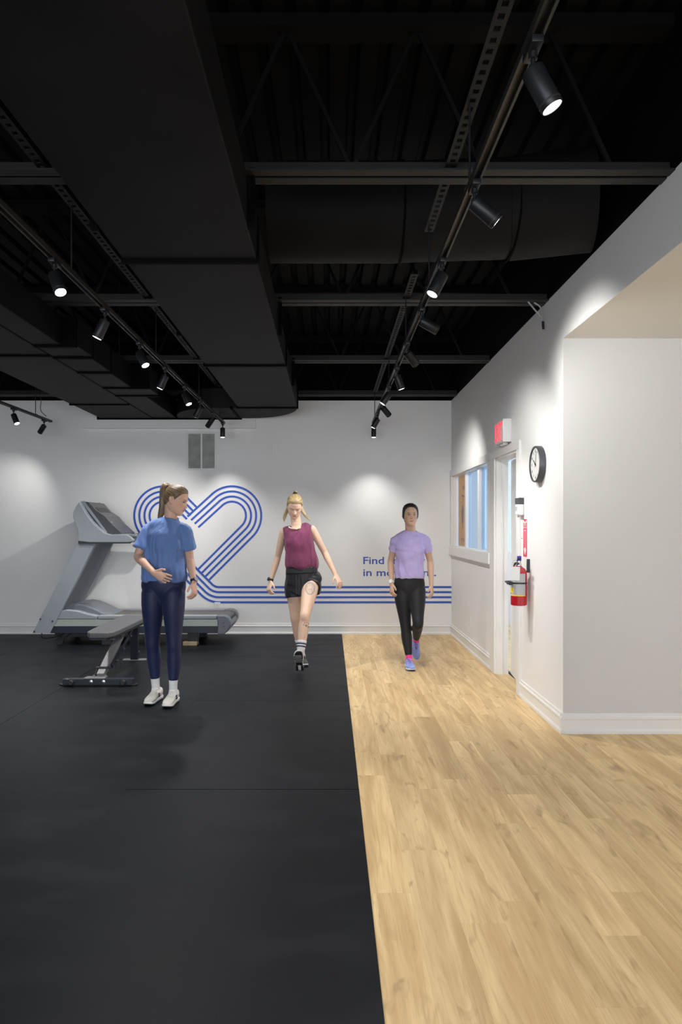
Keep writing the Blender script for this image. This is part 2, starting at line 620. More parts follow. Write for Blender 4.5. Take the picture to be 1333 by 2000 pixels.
struct(MB().box(XL, XR, YB, YB + .12, 0, ZW), 'wall_back', M['white_wall'])
struct(MB().box(XL, XR, YB, YB + .12, ZW, ZD + .12), 'wall_back_upper', M['black_wall'])
w = MB()
w.box(XR, XR + WT, YA, DY0, 0, ZW)                # by the corner
w.box(XR, XR + WT, DY0, DY1, DH, ZW)              # over the door
w.box(XR, XR + WT, DY1, WY0, 0, ZW)
w.box(XR, XR + WT, WY0, WY1, 0, WZ0)
w.box(XR, XR + WT, WY0, WY1, WZ1, ZW)
w.box(XR, XR + WT, WY1, YB + .12, 0, ZW)
w.box(XR, XR + WT, YF, YA, ZA, ZW)                # header over the alcove opening
struct(w, 'wall_right', M['white_wall'])
struct(MB().box(XR, XR + WT, YF, YB + .12, ZW, ZD + .12), 'wall_right_upper', M['black_wall'])
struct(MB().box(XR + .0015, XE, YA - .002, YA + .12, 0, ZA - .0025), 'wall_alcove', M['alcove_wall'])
struct(MB().box(XR + .0015, XE, YF, YA, ZA - .002, ZA + .001).box(XR + WT, XE, YF, 9.7, ZA, ZA + .08), 'ceiling_alcove', M['soffit'])
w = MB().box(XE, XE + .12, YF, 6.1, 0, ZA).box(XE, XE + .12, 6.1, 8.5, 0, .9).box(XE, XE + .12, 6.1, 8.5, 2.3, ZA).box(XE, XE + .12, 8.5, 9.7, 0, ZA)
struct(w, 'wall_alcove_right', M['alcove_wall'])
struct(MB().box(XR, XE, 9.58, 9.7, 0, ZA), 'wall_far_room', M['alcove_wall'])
struct(MB().box(XL - .12, XL, YF, YB + .12, 0, ZD + .12), 'wall_left', M['white_wall'])
w = MB().box(XL, XE, YF - .12, YF, 0, .5).box(XL, XE, YF - .12, YF, 2.6, ZD + .12).box(XL, -4.4, YF - .12, YF, .5, 2.6).box(2.0, XE, YF - .12, YF, .5, 2.6)  # the unseen opening is added to go with the fill light
struct(w, 'wall_front', M['white_wall'])

# corrugated roof deck
pts, x = [], XL
while x < XR + WT:
    pts += [(x, ZD), (x + .09, ZD), (x + .105, ZD + .045), (x + .135, ZD + .045), (x + .15, ZD)]
    x += .15
V, F = [], []
for q, y in enumerate((YF, YB + .12)):
    V += [(p[0], y, p[1]) for p in pts]
n = len(pts)
F = [(i, i + 1, n + i + 1, n + i) for i in range(n - 1)]
d = MB().add(V, F)
d.box(XL, XR + WT, YF, YB + .12, ZD + .06, ZD + .12)
struct(d, 'ceiling', M['deck'], fix=False)

# skirting boards
BP = [(0, 0), (.022, 0), (.022, .018), (.014, .032), (.014, .092), (.019, .098), (.019, .110), (.010, .117), (.010, .135), (0, .135)]


def skirting(name, a, b2, axis, at, sgn):
    mb = MB()
    if axis == 'x':
        mb.prism([(at + sgn * u, z) for u, z in BP], 'x', a, b2)
    else:
        mb.prism([(at + sgn * u, z) for u, z in BP], 'y', a, b2)
    struct(mb, name, M['trim'])


skirting('baseboard_back', XL, XR, 'x', YB, -1)
skirting('baseboard_right', 6.60, YB - .02, 'y', XR, -1)
skirting('baseboard_right_near', YA - .022, 5.57, 'y', XR, -1)
skirting('baseboard_alcove', XR - .022, XE, 'x', YA, -1)

# bulkhead where the duct meets the back wall
struct(MB().box(-3.15, -.95, YB - .06, YB + .01, 2.628, ZW), 'trim_bulkhead', M['white_wall'])

# ---------------- door
fr = thing('door_frame', (XR, 6.0, 0), kind='structure')
fr.name = 'trim_1'
mb = MB()
mb.bbox(XR - .02, XR + .001, DY1, 6.60, 0, DH - .0005, .003)
mb.build('casing', M['trim'], fr)
MB().bbox(XR - .02, XR + .001, 5.57, DY0, 0, DH - .0005, .003).build('casing', M['trim'], fr)
MB().bbox(XR - .02, XR + .001, 5.57, 6.60, DH, 2.085, .003).build('head_casing', M['trim'], fr)
mb = MB()
mb.box(XR - .005, XR + WT, DY1 - .02, DY1 + .004, 0, DH).box(XR - .005, XR + WT, DY0 - .004, DY0 + .02, 0, DH)
mb.box(XR - .005, XR + WT, DY0, DY1, DH - .02, DH + .004)
mb.box(XR + .045, XR + .058, DY1 - .032, DY1 - .02, 0, DH - .02)
mb.build('jamb', M['trim'], fr)
door = thing('door_1', (XR + .06, DY0 + .02, 0), kind='structure')
mb = MB()
mb.bbox(0, .04, 0, .70, .012, 1.985, .002)
ang = math.radians(-5.5)
def swing(Vs, o=(XR + .06, DY0 + .022)):
    out = []
    for x, y, z in Vs:
        out.append((o[0] + x * math.cos(ang) - y * math.sin(ang), o[1] + x * math.sin(ang) + y * math.cos(ang), z))
    return out
mb.V = swing(mb.V)
leaf = mb.build('door_leaf', M['trim'], door)
mb = MB()
mb.cyl((0, .645, .87), (-.012, .645, .87), .026, seg=20).cyl((-.012, .645, .87), (-.055, .645, .87), .010)
mb.pipe([(-.052, .645, .87), (-.058, .62, .872), (-.056, .57, .868), (-.054, .53, .862)], .0095)
mb.V = swing(mb.V)
mb.build('door_handle', M['black'], door, smooth=True)

# ---------------- interior window with three panes
win = thing('window_1', (XR, 7.7, WZ0), kind='structure')
mb = MB()
mb.bbox(XR - .02, XR + .001, WY1 - .005, YB - .001, WZ0 + .0045, WZ1 - .0055, .003).bbox(XR - .02, XR + .001, 6.602, WY0 + .005, WZ0 + .0045, WZ1 - .0055, .003)
mb.bbox(XR - .02, XR + .001, 6.602, YB - .001, WZ1 - .005, 2.09, .003)
mb.build('casing', M['trim'], win)
MB().bbox(XR - .032, XR + .001, 6.602, YB - .001, 1.015, WZ0 + .004, .003).build('window_sill', M['trim'], win)
mb = MB()
for a, b2 in ((WY0, WY0 + .02), (WY1 - .02, WY1)):
    mb.box(XR, XR + WT - .002, a, b2, WZ0, WZ1)
mb.box(XR, XR + WT - .002, WY0, WY1, WZ0, WZ0 + .012).box(XR, XR + WT - .002, WY0, WY1, WZ1 - .012, WZ1)
mb.build('reveal', M['trim'], win)
for yc in (7.34, 8.03):
    MB().bbox(XR + .03, XR + .09, yc - .035, yc + .035, WZ0 + .012, WZ1 - .012, .004).build('mullion', M['trim'], win)
for a, b2 in ((WY0 + .02, 7.305), (7.375, 7.995), (8.065, WY1 - .02)):
    MB().box(XR + .060, XR + .066, a, b2, WZ0 + .012, WZ1 - .012).build('pane', M['glass'], win)

# vertical blind slats behind the panes
bl = thing('vertical_blind', (XR + .24, 7.3, WZ0), 'pale blue vertical blind hanging behind the side window panes', 'blind')
MB().box(XR + WT, XR + .26, 6.75, 7.95, 2.03, 2.06).build('headrail', M['white2'], bl)
M['slat'] = mat('pale_blue_fabric', (.55, .64, .74), .8, var=.03)
for k in range(13):
    yc = 6.80 + k * .09
    mb = MB().beam((XR + .215, yc - .03, 1.58), (XR + .265, yc + .03, 1.58), .004, .90)
    mb.build('slat', M['slat'], bl)

po = thing('poster', (XR + .072, 8.37, 1.13), 'orange poster with dark figures behind the far window pane', 'poster')
MB().box(XR + .069, XR + .0705, 8.07, 8.67, 1.14, 2.0).build('sheet', M['orange'], po)
xd, zd = (0, -1, 0), (0, 0, 1)
PX = XR + .0688
text_obj('lettering', 'NOR', .055, M['green_ink'], po, (PX, 8.40, 1.82), xd, zd, width=.28)
text_obj('lettering', 'TIVL', .045, M['green_ink'], po, (PX, 8.50, 1.19), xd, zd, width=.40)
fig = MB()
fig.prism([(8.36, 1.42), (8.44, 1.42), (8.46, 1.56), (8.40, 1.66), (8.34, 1.58)], 'x', PX - .001, PX)
fig.prism([(8.38, 1.34), (8.41, 1.34), (8.41, 1.43), (8.38, 1.43)], 'x', PX - .001, PX)
fig.prism([(8.16, 1.42), (8.26, 1.42), (8.25, 1.70), (8.20, 1.78), (8.14, 1.70)], 'x', PX - .001, PX)
fig.prism([(8.30, 1.73), (8.44, 1.75), (8.44, 1.77), (8.30, 1.75)], 'x', PX - .001, PX)
fig.prism([(8.37, 1.66), (8.385, 1.66), (8.385, 1.76), (8.37, 1.76)], 'x', PX - .001, PX)
fig.build('figure', M['ink'], po)

# ---------------- ceiling steel
for k, y in enumerate((-.40, 1.375, 3.153, 4.93, 6.69, 8.42)):
    j = thing('ceiling_joist', (-2.0, y, ZW), kind='structure')
    for s2 in (-1, 1):
        mb = MB().box(XL, XR, y + s2 * .011, y + s2 * .068, ZW - .006, ZW + .002)
        mb.box(XL, XR, y + s2 * .011, y + s2 * .017, ZW, ZW + .055)
        mb.build('chord_angle', M['joist'], j)
    MB().box(XL, XR, y - .06, y + .06, ZD - .06, ZD - .002).build('top_chord', M['deck'], j)
    mb = MB()
    xx = XL + .1
    up = False
    while xx < XR - .35:
        mb.beam((xx, y, ZW + .02 if not up else ZD - .03), (xx + .3, y, ZD - .03 if not up else ZW + .02), .018, .018, up=(0, 1, 0))
        xx += .3
        up = not up
    mb.build('web', M['deck'], j)

# ---------------- ducts
ZB = CAMZ + 1.37
du = thing('rectangular_duct', (-.72, 4.0, ZB), 'wide black rectangular air duct running along the middle of the ceiling', 'duct')
for a, b2 in ((YF + .02, 3.54), (3.54, 5.83), (5.83, 7.9)):
    MB().bbox(-1.06, -.378, a + .002, b2 - .002, ZB, ZW - .01, .006).build('duct_section', M['duct'], du)
el = [(-1.06 + .682 * math.cos(a), 7.9 + .80 * math.sin(a)) for a in np.linspace(0, math.pi / 2, 14)]
el += [(-1.92, 8.70)] + [(-1.36 - .56 * math.sin(a), 7.95 + .75 * (1 - math.cos(a))) for a in np.linspace(math.pi / 2, 0, 8)[1:]] + [(-1.06, 7.95)]
MB().prism(el, 'z', ZB, ZW - .01).build('elbow', M['duct'], du)
for y in (3.54, 5.83, 7.9):
    MB().box(-1.075, -.365, y - .014, y + .014, ZB - .014, ZW - .02).build('flange', M['seam'], du)
MB().box(-1.16, -1.13, 7.95, 8.70, ZB - .010, ZB + .02).build('flange', M['seam'], du)
for y in (1.375, 3.153, 4.93, 6.69):
    MB().box(-1.10, -1.066, y - .02, y + .02, ZB - .004, ZW + .03).build('hanger_strap', M['seam'], du)
    MB().box(-.372, -.345, y - .02, y + .02, ZB - .004, ZW + .03).build('hanger_strap', M['seam'], du)

d2 = thing('rectangular_duct', (-2.4, 5.0, ZB), 'black rectangular duct with stepped side box over the treadmill', 'duct')
for a, b2 in ((1.5, 5.50), (5.50, 7.70), (7.70, 8.70)):
    MB().bbox(-2.91, -2.255, a + .002, b2 - .002, ZB, ZW - .01, .006).build('duct_section', M['duct'], d2)
for y in (5.50, 7.70):
    MB().box(-2.925, -2.255, y - .014, y + .014, ZB - .012, ZW - .02).build('flange', M['seam'], d2)
for a, b2, xe in ((1.5, 5.22, -2.04), (5.22, 5.58, -1.93), (5.58, 6.12, -1.955), (6.12, 6.80, -1.97), (6.80, 7.20, -1.80), (7.20, 8.70, -1.95)):
    MB().bbox(-2.245, xe, a + .003, b2 - .003, ZB + .004, ZW - .01, .005).build('side_box', M['duct'], d2)
for y, xe in ((5.22, -1.93), (5.58, -1.93), (6.12, -1.95), (6.80, -1.79), (7.20, -1.79)):
    MB().box(-2.25, xe, y - .016, y + .016, ZB - .010, ZW - .02).build('flange', M['seam'], d2)
MB().box(-2.96, -1.12, 8.70, YB - .061, ZB - .014, ZW - .01).build('end_flange', M['seam'], d2)
for yy in (6.5,):
    MB().cyl((-2.0, yy, ZB), (-2.0, yy, ZD), .005, seg=6).build('hanger_rod', M['joist'], d2)

rd = thing('round_duct', (.6, 4.1, 2.97), 'black round duct crossing behind the lighting track', 'duct')
MB().cyl((-.36, 4.10, CAMZ + 1.87), (.42, 4.10, CAMZ + 1.87), .28, seg=48).build('duct_section', M['duct'], rd, smooth=True)
MB().cyl((.42, 4.10, CAMZ + 1.87), (1.06, 4.06, CAMZ + 1.875), .277, seg=48).build('duct_section', M['duct'], rd, smooth=True)
MB().cyl((1.06, 4.06, CAMZ + 1.87), (XR - .045, 3.97, CAMZ + 1.885), .283, seg=48).build('duct_section', M['duct'], rd, smooth=True)
for x, y in ((.42, 4.1), (1.06, 4.06)):
    MB().cyl((x - .006, y, CAMZ + 1.87), (x + .006, y, CAMZ + 1.87), .288, seg=48).build('seam_ring', M['seam'], rd)

# slotted struts carrying the tracks
def slotted(name, X, ya, yb, label):
    t = thing(name, (X, (ya + yb) / 2, ZW + .012), label, 'strut')
    wd, th, z = .050, .004, ZW + .012
    mb = MB()
    mb.box(X - wd / 2, X - .011, ya, yb, z, z + th).box(X + .011, X + wd / 2, ya, yb, z, z + th)
    y = ya
    while y < yb:
        mb.box(X - .011, X + .011, y, min(y + .026, yb), z, z + th)
        y += .054
    mb.build('slotted_face', M['strut'], t)
    MB().box(X + wd / 2 - .004, X + wd / 2, ya, yb, z + th, z + .045).build('flange', M['strut'], t)
    return t


slotted('slotted_strut', .545, .2, 3.78, 'slotted steel angle above the track on the camera side of the round duct')
slotted('slotted_strut', .545, 4.42, 8.3, 'slotted steel angle above the track beyond the round duct')
slotted('slotted_strut', -1.30, .2, 8.3, 'slotted steel angle above the track beside the wide duct')

# ---------------- lighting tracks and spotlights
ZT = CAMZ + 1.29
bodyV = MB().lathe((0, 0, .018), (0, 0, -1), [(.010, 0), (.029, .002), (.030, .006), (.030, .112), (.028, .116), (.0265, .116), (.0255, .108)], 24)
lensV = MB().lathe((0, 0, -.0935), (0, 0, -1), [(.024, 0), (.025, .001), (.0252, .003)], 24)
ringV = MB().lathe((0, 0, -.080), (0, 0, -1), [(.0300, 0), (.0308, .001), (.0308, .004), (.030, .005)], 24)
def raw_mesh(mb, name, m):
    me = bpy.data.meshes.new(name)
    me.from_pydata(mb.V, [], mb.F)
    bm = bmesh.new(); bm.from_mesh(me); bmesh.ops.recalc_face_normals(bm, faces=bm.faces); bm.to_mesh(me); bm.free()
    me.materials.append(m)
    me.polygons.foreach_set('use_smooth', np.ones(len(me.polygons), bool))
    me.set_sharp_from_angle(angle=math.radians(35))
    return me
ME_BODY, ME_LENS, ME_RING = raw_mesh(bodyV, 'lamp_body', M['lamp']), raw_mesh(lensV, 'lens', M['lens']), raw_mesh(ringV, 'bezel_ring', M['track'])
ME_ADP = raw_mesh(MB().bbox(-.016, .016, -.045, .045, -.038, -.018, .003).cyl((0, 0, -.036), (0, 0, -.055), .012, seg=12), 'adapter', M['lamp'])
ME_STEM = raw_mesh(MB().cyl((0, 0, -.055), (0, 0, -.078), .006, seg=10).bbox(-.011, .011, -.008, .008, -.092, -.072, .002), 'swivel', M['lamp'])


def track(X, ya, yb, rods, label):
    t = thing('light_track', (X, (ya + yb) / 2, ZT), label, 'track')
    mb = MB().box(X - .018, X + .018, ya, yb, ZT, ZT + .006).box(X - .018, X - .010, ya, yb, ZT - .018, ZT).box(X + .010, X + .018, ya, yb, ZT - .018, ZT)
    mb.build('rail', M['track'], t)
    MB().bbox(X - .019, X + .019, yb, yb + .012, ZT - .019, ZT + .007, .002).build('end_cap', M['lamp'], t)
    for y in rods:
        MB().cyl((X, y, ZT), (X, y, ZW + .012), .0045, seg=8).build('hanger_rod', M['lamp'], t)
        MB().bbox(X - .02, X + .02, y - .012, y + .012, ZT + .002, ZT + .012, .002).build('clamp', M['lamp'], t)
    return t


def spot(X, d, dr, label, power=1.0, group=None, size=96, cat='spotlight'):
    t = thing('track_spotlight', (X, d, ZT), label, cat, group)
    link('adapter', ME_ADP, t)
    link('swivel', ME_STEM, t)
    dr = Vector(dr).normalized()
    q = Vector((0, 0, -1)).rotation_difference(dr)
    piv = Vector((0, 0, -.088))
    b = link('lamp_body', ME_BODY, t)
    b.rotation_mode = 'QUATERNION'
    b.rotation_quaternion = q
    b.location = piv + dr * .012
    link('lens', ME_LENS, b)['label'] = 'glowing white lens'
    link('bezel_ring', ME_RING, b)
    l = bpy.data.lights.new('spot_light', 'SPOT')
    l.energy = SPOT_W * power
    l.color = SPOT_COL
    l.spot_size = math.radians(size)
    l.spot_blend = .9
    l.shadow_soft_size = .022
    o = bpy.data.objects.new('spot_light', l)
    COL.objects.link(o)
    o.parent = t
    o.rotation_mode = 'QUATERNION'
    o.rotation_quaternion = q
    o.location = piv + dr * (.012 + .108)
    return t


XT = 1.29 / 2.4
track(XT, .3, 8.50, (.9, 2.64, 3.72, 4.86, 6.27, 8.25), 'black lighting track hanging over the edge of the wood floor')
ordn = ['nearest', 'second', 'third', 'fourth', 'fifth', 'sixth', 'seventh', 'eighth', 'ninth', 'farthest']
RDIR = [(.45, -.05, -.89), (.77, .05, -.63), (-.45, -.12, -.85), (.88, .12, -.45), (.60, .45, -.62), (.32, .08, -.92), (-.55, .02, -.80), (.62, .42, -.65), (-.50, .08, -.86), (0, -.06, -1)]
RPOW = [.55, .55, 1.15, .95, .6, 1.2, 1.3, .75, 1.2, .6]
for i, dr in enumerate(RDIR):
    spot(XT, 1.815 + .735 * i, dr, f'{ordn[i]} black cylinder spotlight on the track over the wood floor' if 0 < i < 9 else f'{ordn[i]} black cylinder spotlight of the track over the wood floor', RPOW[i])
spot(XT, 1.08, (.5, -.3, -.8), 'black cylinder spotlight at the camera end of the track over the wood floor', .6)

XT2 = -1.32
track(XT2, .3, 8.50, (1.0, 3.5, 5.2, 6.9, 8.2), 'black lighting track hanging between the two rectangular ducts')
LDIR = [(.40, -.32, -.87), (-.42, -.02, -.90), (.45, -.26, -.87), (-.40, 0, -.90), (.40, -.18, -.90), (-.45, .02, -.88), (-.55, .30, -.70), (0, -.06, -1)]
for i, dr in enumerate(LDIR):
    spot(XT2, 3.285 + .735 * i, dr, (f'{ordn[i]} black spotlight on the track between the ducts' if i < 7 else 'last black spotlight, pointing straight down, on the track between the ducts'), (.8, .9, 1, 1.1, 1.2, 1.2, .9, .55)[i])
for i, dr in enumerate([(.3, -.2, -.9), (-.3, .3, -.9)]):
    spot(XT2, 1.08 + 1.47 * i, dr, ['black spotlight at the camera end of the track between the ducts', 'black spotlight just before the nearest one on the track between the ducts'][i])

XT3 = -3.415
track(XT3, 2.0, 8.38, (3.0, 5.5, 7.95), 'short visible end of black lighting track at the left by the back wall')
spot(XT3, 7.40, (.42, -.18, -.89), 'lit spotlight at the far left above the treadmill wall')
spot(XT3, 8.19, (-.60, .22, -.78), 'dark spotlight turned to the wall at the end of the left track', .32)
for i in range(3):
    spot(XT3, 6.66 - .735 * 2 * i, (.2 * (-1) ** i, .1, -1), ['black spotlight before the lit one on the left track', 'black spotlight midway on the left track', 'black spotlight at the camera end of the left track'][i])
cb = MB().pipe([(XT3 + .02, 7.95, ZW), (XT3 + .05, 7.98, 2.86), (XT3 + .03, 8.02, 2.74), (XT3 + .06, 8.1, ZT + .01)], .004)
tag(cb.build('power_cable', M['lamp'], None, smooth=True), 'thin black power cable dropping to the end of the left track', 'cable')

# loose cables where a joist meets the right wall
cb = thing('hanging_cable', (XR - .03, 4.93, 2.75), 'grey cable ends drooping from the joist at the top of the right wall', 'cable')
MB().pipe([(XR - .14, 4.90, 2.985), (XR - .10, 4.89, 2.93), (XR - .05, 4.88, 2.86), (XR - .045, 4.87, 2.80), (XR - .04, 4.86, 2.765)], .006).build('cable', M['cable_grey'], cb, smooth=True)
MB().pipe([(XR - .09, 4.92, 2.985), (XR - .05, 4.91, 2.95), (XR - .045, 4.89, 2.90), (XR - .045, 4.88, 2.85)], .006).build('cable', M['cable_grey'], cb, smooth=True)
MB().pipe([(XR - .043, 4.865, 2.83), (XR - .042, 4.86, 2.78)], .009).build('plug', M['black'], cb, smooth=True)

# ------------------------------------------------------------------ things on the back wall
SB = FPX / YB
def W(px, py):
    return ((px - CX) / SB, CAMZ - (py - CY) / SB)

vx0, vz1 = W(365, 844)
vx1, vz0 = W(423, 918)
v = thing('wall_vent', ((vx0 + vx1) / 2, YB, vz0), 'white return air grille with two dark louvred panels under the duct', 'vent')
xm = (vx0 + vx1) / 2
mb = MB()
t = .022
mb.bbox(vx0, vx1, YB - .014, YB, vz1 - t, vz1, .003).bbox(vx0, vx1, YB - .014, YB, vz0, vz0 + t, .003).bbox(vx0, vx0 + t, YB - .014, YB, vz0 + t + .0003, vz1 - t - .0003, .003).bbox(vx1 - t, vx1, YB - .014, YB, vz0 + t + .0003, vz1 - t - .0003, .003)
mb.bbox(xm - .011, xm + .011, YB - .013, YB, vz0 + t + .0003, vz1 - t - .0003, .003)
mb.build('frame', M['white'], v)
MB().box(vx0 + t, vx1 - t, YB - .002, YB, vz0 + t, vz1 - t).build('backing', M['vent_dark'], v)
zz = vz0 + t + .01
ME_S = None
while zz < vz1 - t:
    for a, b2 in ((vx0 + t, xm - .011), (xm + .011, vx1 - t)):
        mb = MB().add([(a, YB - .012, zz - .007), (b2, YB - .012, zz - .007), (b2, YB - .002, zz + .004), (a, YB - .002, zz + .004),
                       (a, YB - .012, zz - .0055), (b2, YB - .012, zz - .0055), (b2, YB - .002, zz + .0055), (a, YB - .002, zz + .0055)],
                      [(0, 1, 2, 3), (7, 6, 5, 4), (0, 4, 5, 1), (1, 5, 6, 2), (2, 6, 7, 3), (3, 7, 4, 0)])
        mb.build('louvre', M['vent_dark'], v, fix=False)
    zz += .014

def plate(name, cx, cz, w, h, label, cat, parts):
    p = thing(name, (cx, YB, cz), label, cat)
    MB().bbox(cx - w / 2, cx + w / 2, YB - .008, YB, cz - h / 2, cz + h / 2, .002).build('cover_plate', M['white'], p)
    for (dx, dz, ww, hh) in parts:
        MB().bbox(cx + dx - ww / 2, cx + dx + ww / 2, YB - .012, YB - .007, cz + dz - hh / 2, cz + dz + hh / 2, .001).build('insert', M['white2'], p)
    return p

cx, cz = W(537, 877)
plate('blank_plate', cx, cz, .072, .118, 'small white cover plate high on the back wall', 'plate', [(0, -.03, .01, .01)])
cx, cz = W(425, 1185)
plate('wall_outlet', cx, cz, .075, .118, 'white wall outlet under the blue stripes by the treadmill end', 'outlet', [(0, .025, .034, .03), (0, -.025, .034, .03)])
rx = XR
p = thing('wall_outlet', (rx, 7.6, .30), 'white wall outlet low on the side wall under the window', 'outlet')
MB().bbox(rx - .007, rx, 7.562, 7.638, .27, .385, .002).build('cover_plate', M['white'], p)
for dz in (.30, .355):
    MB().bbox(rx - .010, rx - .006, 7.583, 7.617, dz - .014, dz + .014, .001).build('socket', M['white2'], p)

# blue heart line graphic
heart = thing('wall_graphic', (-1.6, YB, 0.3), 'blue four line heart graphic running into stripes on the back wall', 'wall graphic')
CR, CL = (453.3, 1007.2), (319.8, 1007.2)
q = math.sqrt(.5)
RAD = [57.3, 47.35, 37.4, 27.45]
XC = 428.0
RO = (XC - 1176.3 + 768.4) / .41421


def ribbon(pts, name='stripe', wpx=4.1, th=.0015):
    pts = np.array(pts)
    T = np.gradient(pts, axis=0)
    T /= np.linalg.norm(T, axis=1, keepdims=True)
    N2 = np.stack([-T[:, 1], T[:, 0]], 1) * wpx / 2
    V, F = [], []
    for y in (YB - th, YB - .0002):
        for s2 in (1, -1):
            for p2 in pts + s2 * N2:
                x, z = W(*p2)
                V.append((x, y, z))
    n = len(pts)
    for i in range(n - 1):
        F.append((i, i + 1, n + i + 1, n + i))
        F.append((i, 2 * n + i, 2 * n + i + 1, i + 1))
        F.append((n + i, n + i + 1, 3 * n + i + 1, 3 * n + i))
    F += [(0, n, 3 * n, 2 * n), (n - 1, 3 * n - 1, 4 * n - 1, 2 * n - 1)]
    mb = MB().add(V, F)
    return mb.build(name, M['blue'], heart)


for k, R in enumerate(RAD):
    # right lobe: open end -> up the diagonal -> round the lobe -> down to the lower junction
    e0 = np.array([366.5, 1009.0]) + k * 9.95 * np.array([q, q])
    a0 = np.array(CR) + R * np.array([-q, -q])
    arc = [np.array(CR) + R * np.array([math.cos(a), math.sin(a)]) for a in np.linspace(math.radians(-135), math.radians(45), 40)]
    a1 = arc[-1]
    # line x - y = const meets x - y = -726.5 (top stripe of the lower band)
    sm = a1[0] + a1[1]
    xe = (sm - 726.5) / 2
    ribbon([e0 + (a0 - e0) * t2 for t2 in np.linspace(0, .97, 6)] + arc + [a1 + (np.array([xe, sm - xe]) - a1) * t2 for t2 in np.linspace(.04, 1, 6)])
    # left lobe: meets the right band -> over the lobe -> down the diagonal -> bend -> along the wall
    b0 = np.array(CL) + R * np.array([q, -q])
    df = b0[0] - b0[1]
    sx_ = CR[0] - RAD[0] * q + CR[1] - RAD[0] * q
    xs = (sx_ + df) / 2
    st = np.array([xs, sx_ - xs])
    arc = [np.array(CL) + R * np.array([math.cos(a), math.sin(a)]) for a in np.linspace(math.radians(-45), math.radians(-225), 40)]
    c1 = arc[-1]
    yl = 1176.3 - k * 9.87
    Rb = RO - k * 9.87
    ctr = np.array([XC, 1176.3 - RO])
    arc2 = [ctr + Rb * np.array([math.cos(a), math.sin(a)]) for a in np.linspace(math.radians(135), math.radians(90), 14)]
    ribbon([st + (b0 - st) * t2 for t2 in np.linspace(0, .96, 6)] + arc + [c1 + (arc2[0] - c1) * t2 for t2 in np.linspace(.05, .95, 8)] + arc2 + [np.array([x, yl]) for x in np.linspace(XC + 4, 882.3, 12)], th=.0023)

lt = thing('wall_lettering', (.9, YB, .7), 'blue slogan lettering on the back wall behind the woman in lavender', 'lettering')
x0, zl = W(710, 1101.5)
text_obj('letters', 'Find the joy', .091, M['blue'], lt, (x0, YB - .0004, zl), (1, 0, 0), (0, 0, 1), thick=-.001 * -1, width=(831 - 710) / SB, bold=.012)
x0, zl = W(710, 1125.0)
text_obj('letters', 'in movement.', .091, M['blue'], lt, (x0, YB - .0004, zl), (1, 0, 0), (0, 0, 1), thick=.001, width=(852.5 - 710) / SB, bold=.012)

# ------------------------------------------------------------------ things on the right wall
ex = thing('exit_sign', (XR, 6.02, 2.08), 'white exit sign box with red glowing letters above the door', 'sign')
MB().bbox(XR - .075, XR, 5.87, 6.17, 2.105, 2.305, .006).build('housing', M['white2'], ex)
MB().bbox(XR - .052, XR - .012, 5.94, 6.06, 2.087, 2.107, .003).build('canopy', M['white2'], ex)
text_obj('letters', 'EXIT', .150, M['exit_red'], ex, (XR - .0752, 6.148, 2.130), xd, zd, width=.255, bold=.02)

ck = thing('wall_clock', (XR, 5.06, 1.70), 'round dark framed wall clock with white face', 'clock')
CC = np.array([XR, 5.06, 1.838])
MB().lathe(CC, (-1, 0, 0), [(.128, 0), (.134, .004), (.134, .044), (.131, .048), (.124, .048), (.122, .036)], 48).build('frame', M['charcoal'], ck, smooth=True)
MB().lathe(CC + [-.034, 0, 0], (-1, 0, 0), [(.1235, 0), (.1235, .003)], 48).build('face', M['white'], ck)
fx = XR - .0375
for h in range(1, 13):
    a = math.radians(90 - 30 * h)
    # viewer's right is -y
    cy_, cz_ = CC[1] - .098 * math.cos(a), CC[2] + .098 * math.sin(a)
    text_obj('numeral', str(h), .019, M['ink'], ck, (fx, cy_ + (.013 if h > 9 else .006), cz_ - .0095), xd, zd, thick=.0008)
def hand_(ang, l0, l1, wd, nm):
    a = math.radians(90 - ang)
    u = np.array([0, -math.cos(a), math.sin(a)])
    MB().beam(CC + [-.040, 0, 0] - u * l0, CC + [-.040, 0, 0] + u * l1, wd, .0015, up=(1, 0, 0)).build(nm, M['ink'], ck)
hand_(303, .022, .062, .007, 'hour_hand')
hand_(12, .022, .095, .004, 'minute_hand')
MB().cyl(CC + [-.036, 0, 0], CC + [-.044, 0, 0], .006).build('hub', M['ink'], ck)

th = thing('wall_dispenser', (XR, 5.55, 1.46), 'small white device with dark bracket on the wall beside the door', 'device')
MB().bbox(XR - .042, XR, 5.49, 5.61, 1.56, 1.61, .004).build('bracket', M['charcoal'], th)
MB().bbox(XR - .040, XR, 5.49, 5.61, 1.468, 1.559, .010).build('casing', M['white'], th)
MB().bbox(XR - .0415, XR - .039, 5.555, 5.60, 1.505, 1.54, .0008).build('window', M['label_grey'], th)
nt_ = thing('notice_card', (XR, 5.60, 1.27), 'narrow white card on the wall left of the extinguisher sign', 'card')
MB().box(XR - .0012, XR, 5.53, 5.60, 1.275, 1.39).build('card', M['white'], nt_)
MB().box(XR - .0016, XR - .0011, 5.54, 5.565, 1.28, 1.286).build('print', M['ink'], nt_)
sg = thing('extinguisher_sign', (XR, 5.46, 1.139), 'tall red fire extinguisher sign with white down arrow', 'sign')
y0, y1 = 5.412, 5.513
ym = (y0 + y1) / 2
MB().box(XR - .0012, XR, y0, y1, 1.139, 1.437).build('panel', M['sign_red'], sg)
mb = MB()
mb.prism([(y1 - .008, 1.430), (y1 - .008, 1.408), (ym, 1.402), (y0 + .008, 1.408), (y0 + .008, 1.430), (y0 + .014, 1.430), (ym, 1.409), (y1 - .014, 1.430)], 'x', XR - .0018, XR - .001)
mb.box(XR - .0018, XR - .001, y1 - .006, y0 + .006, 1.364, 1.366)
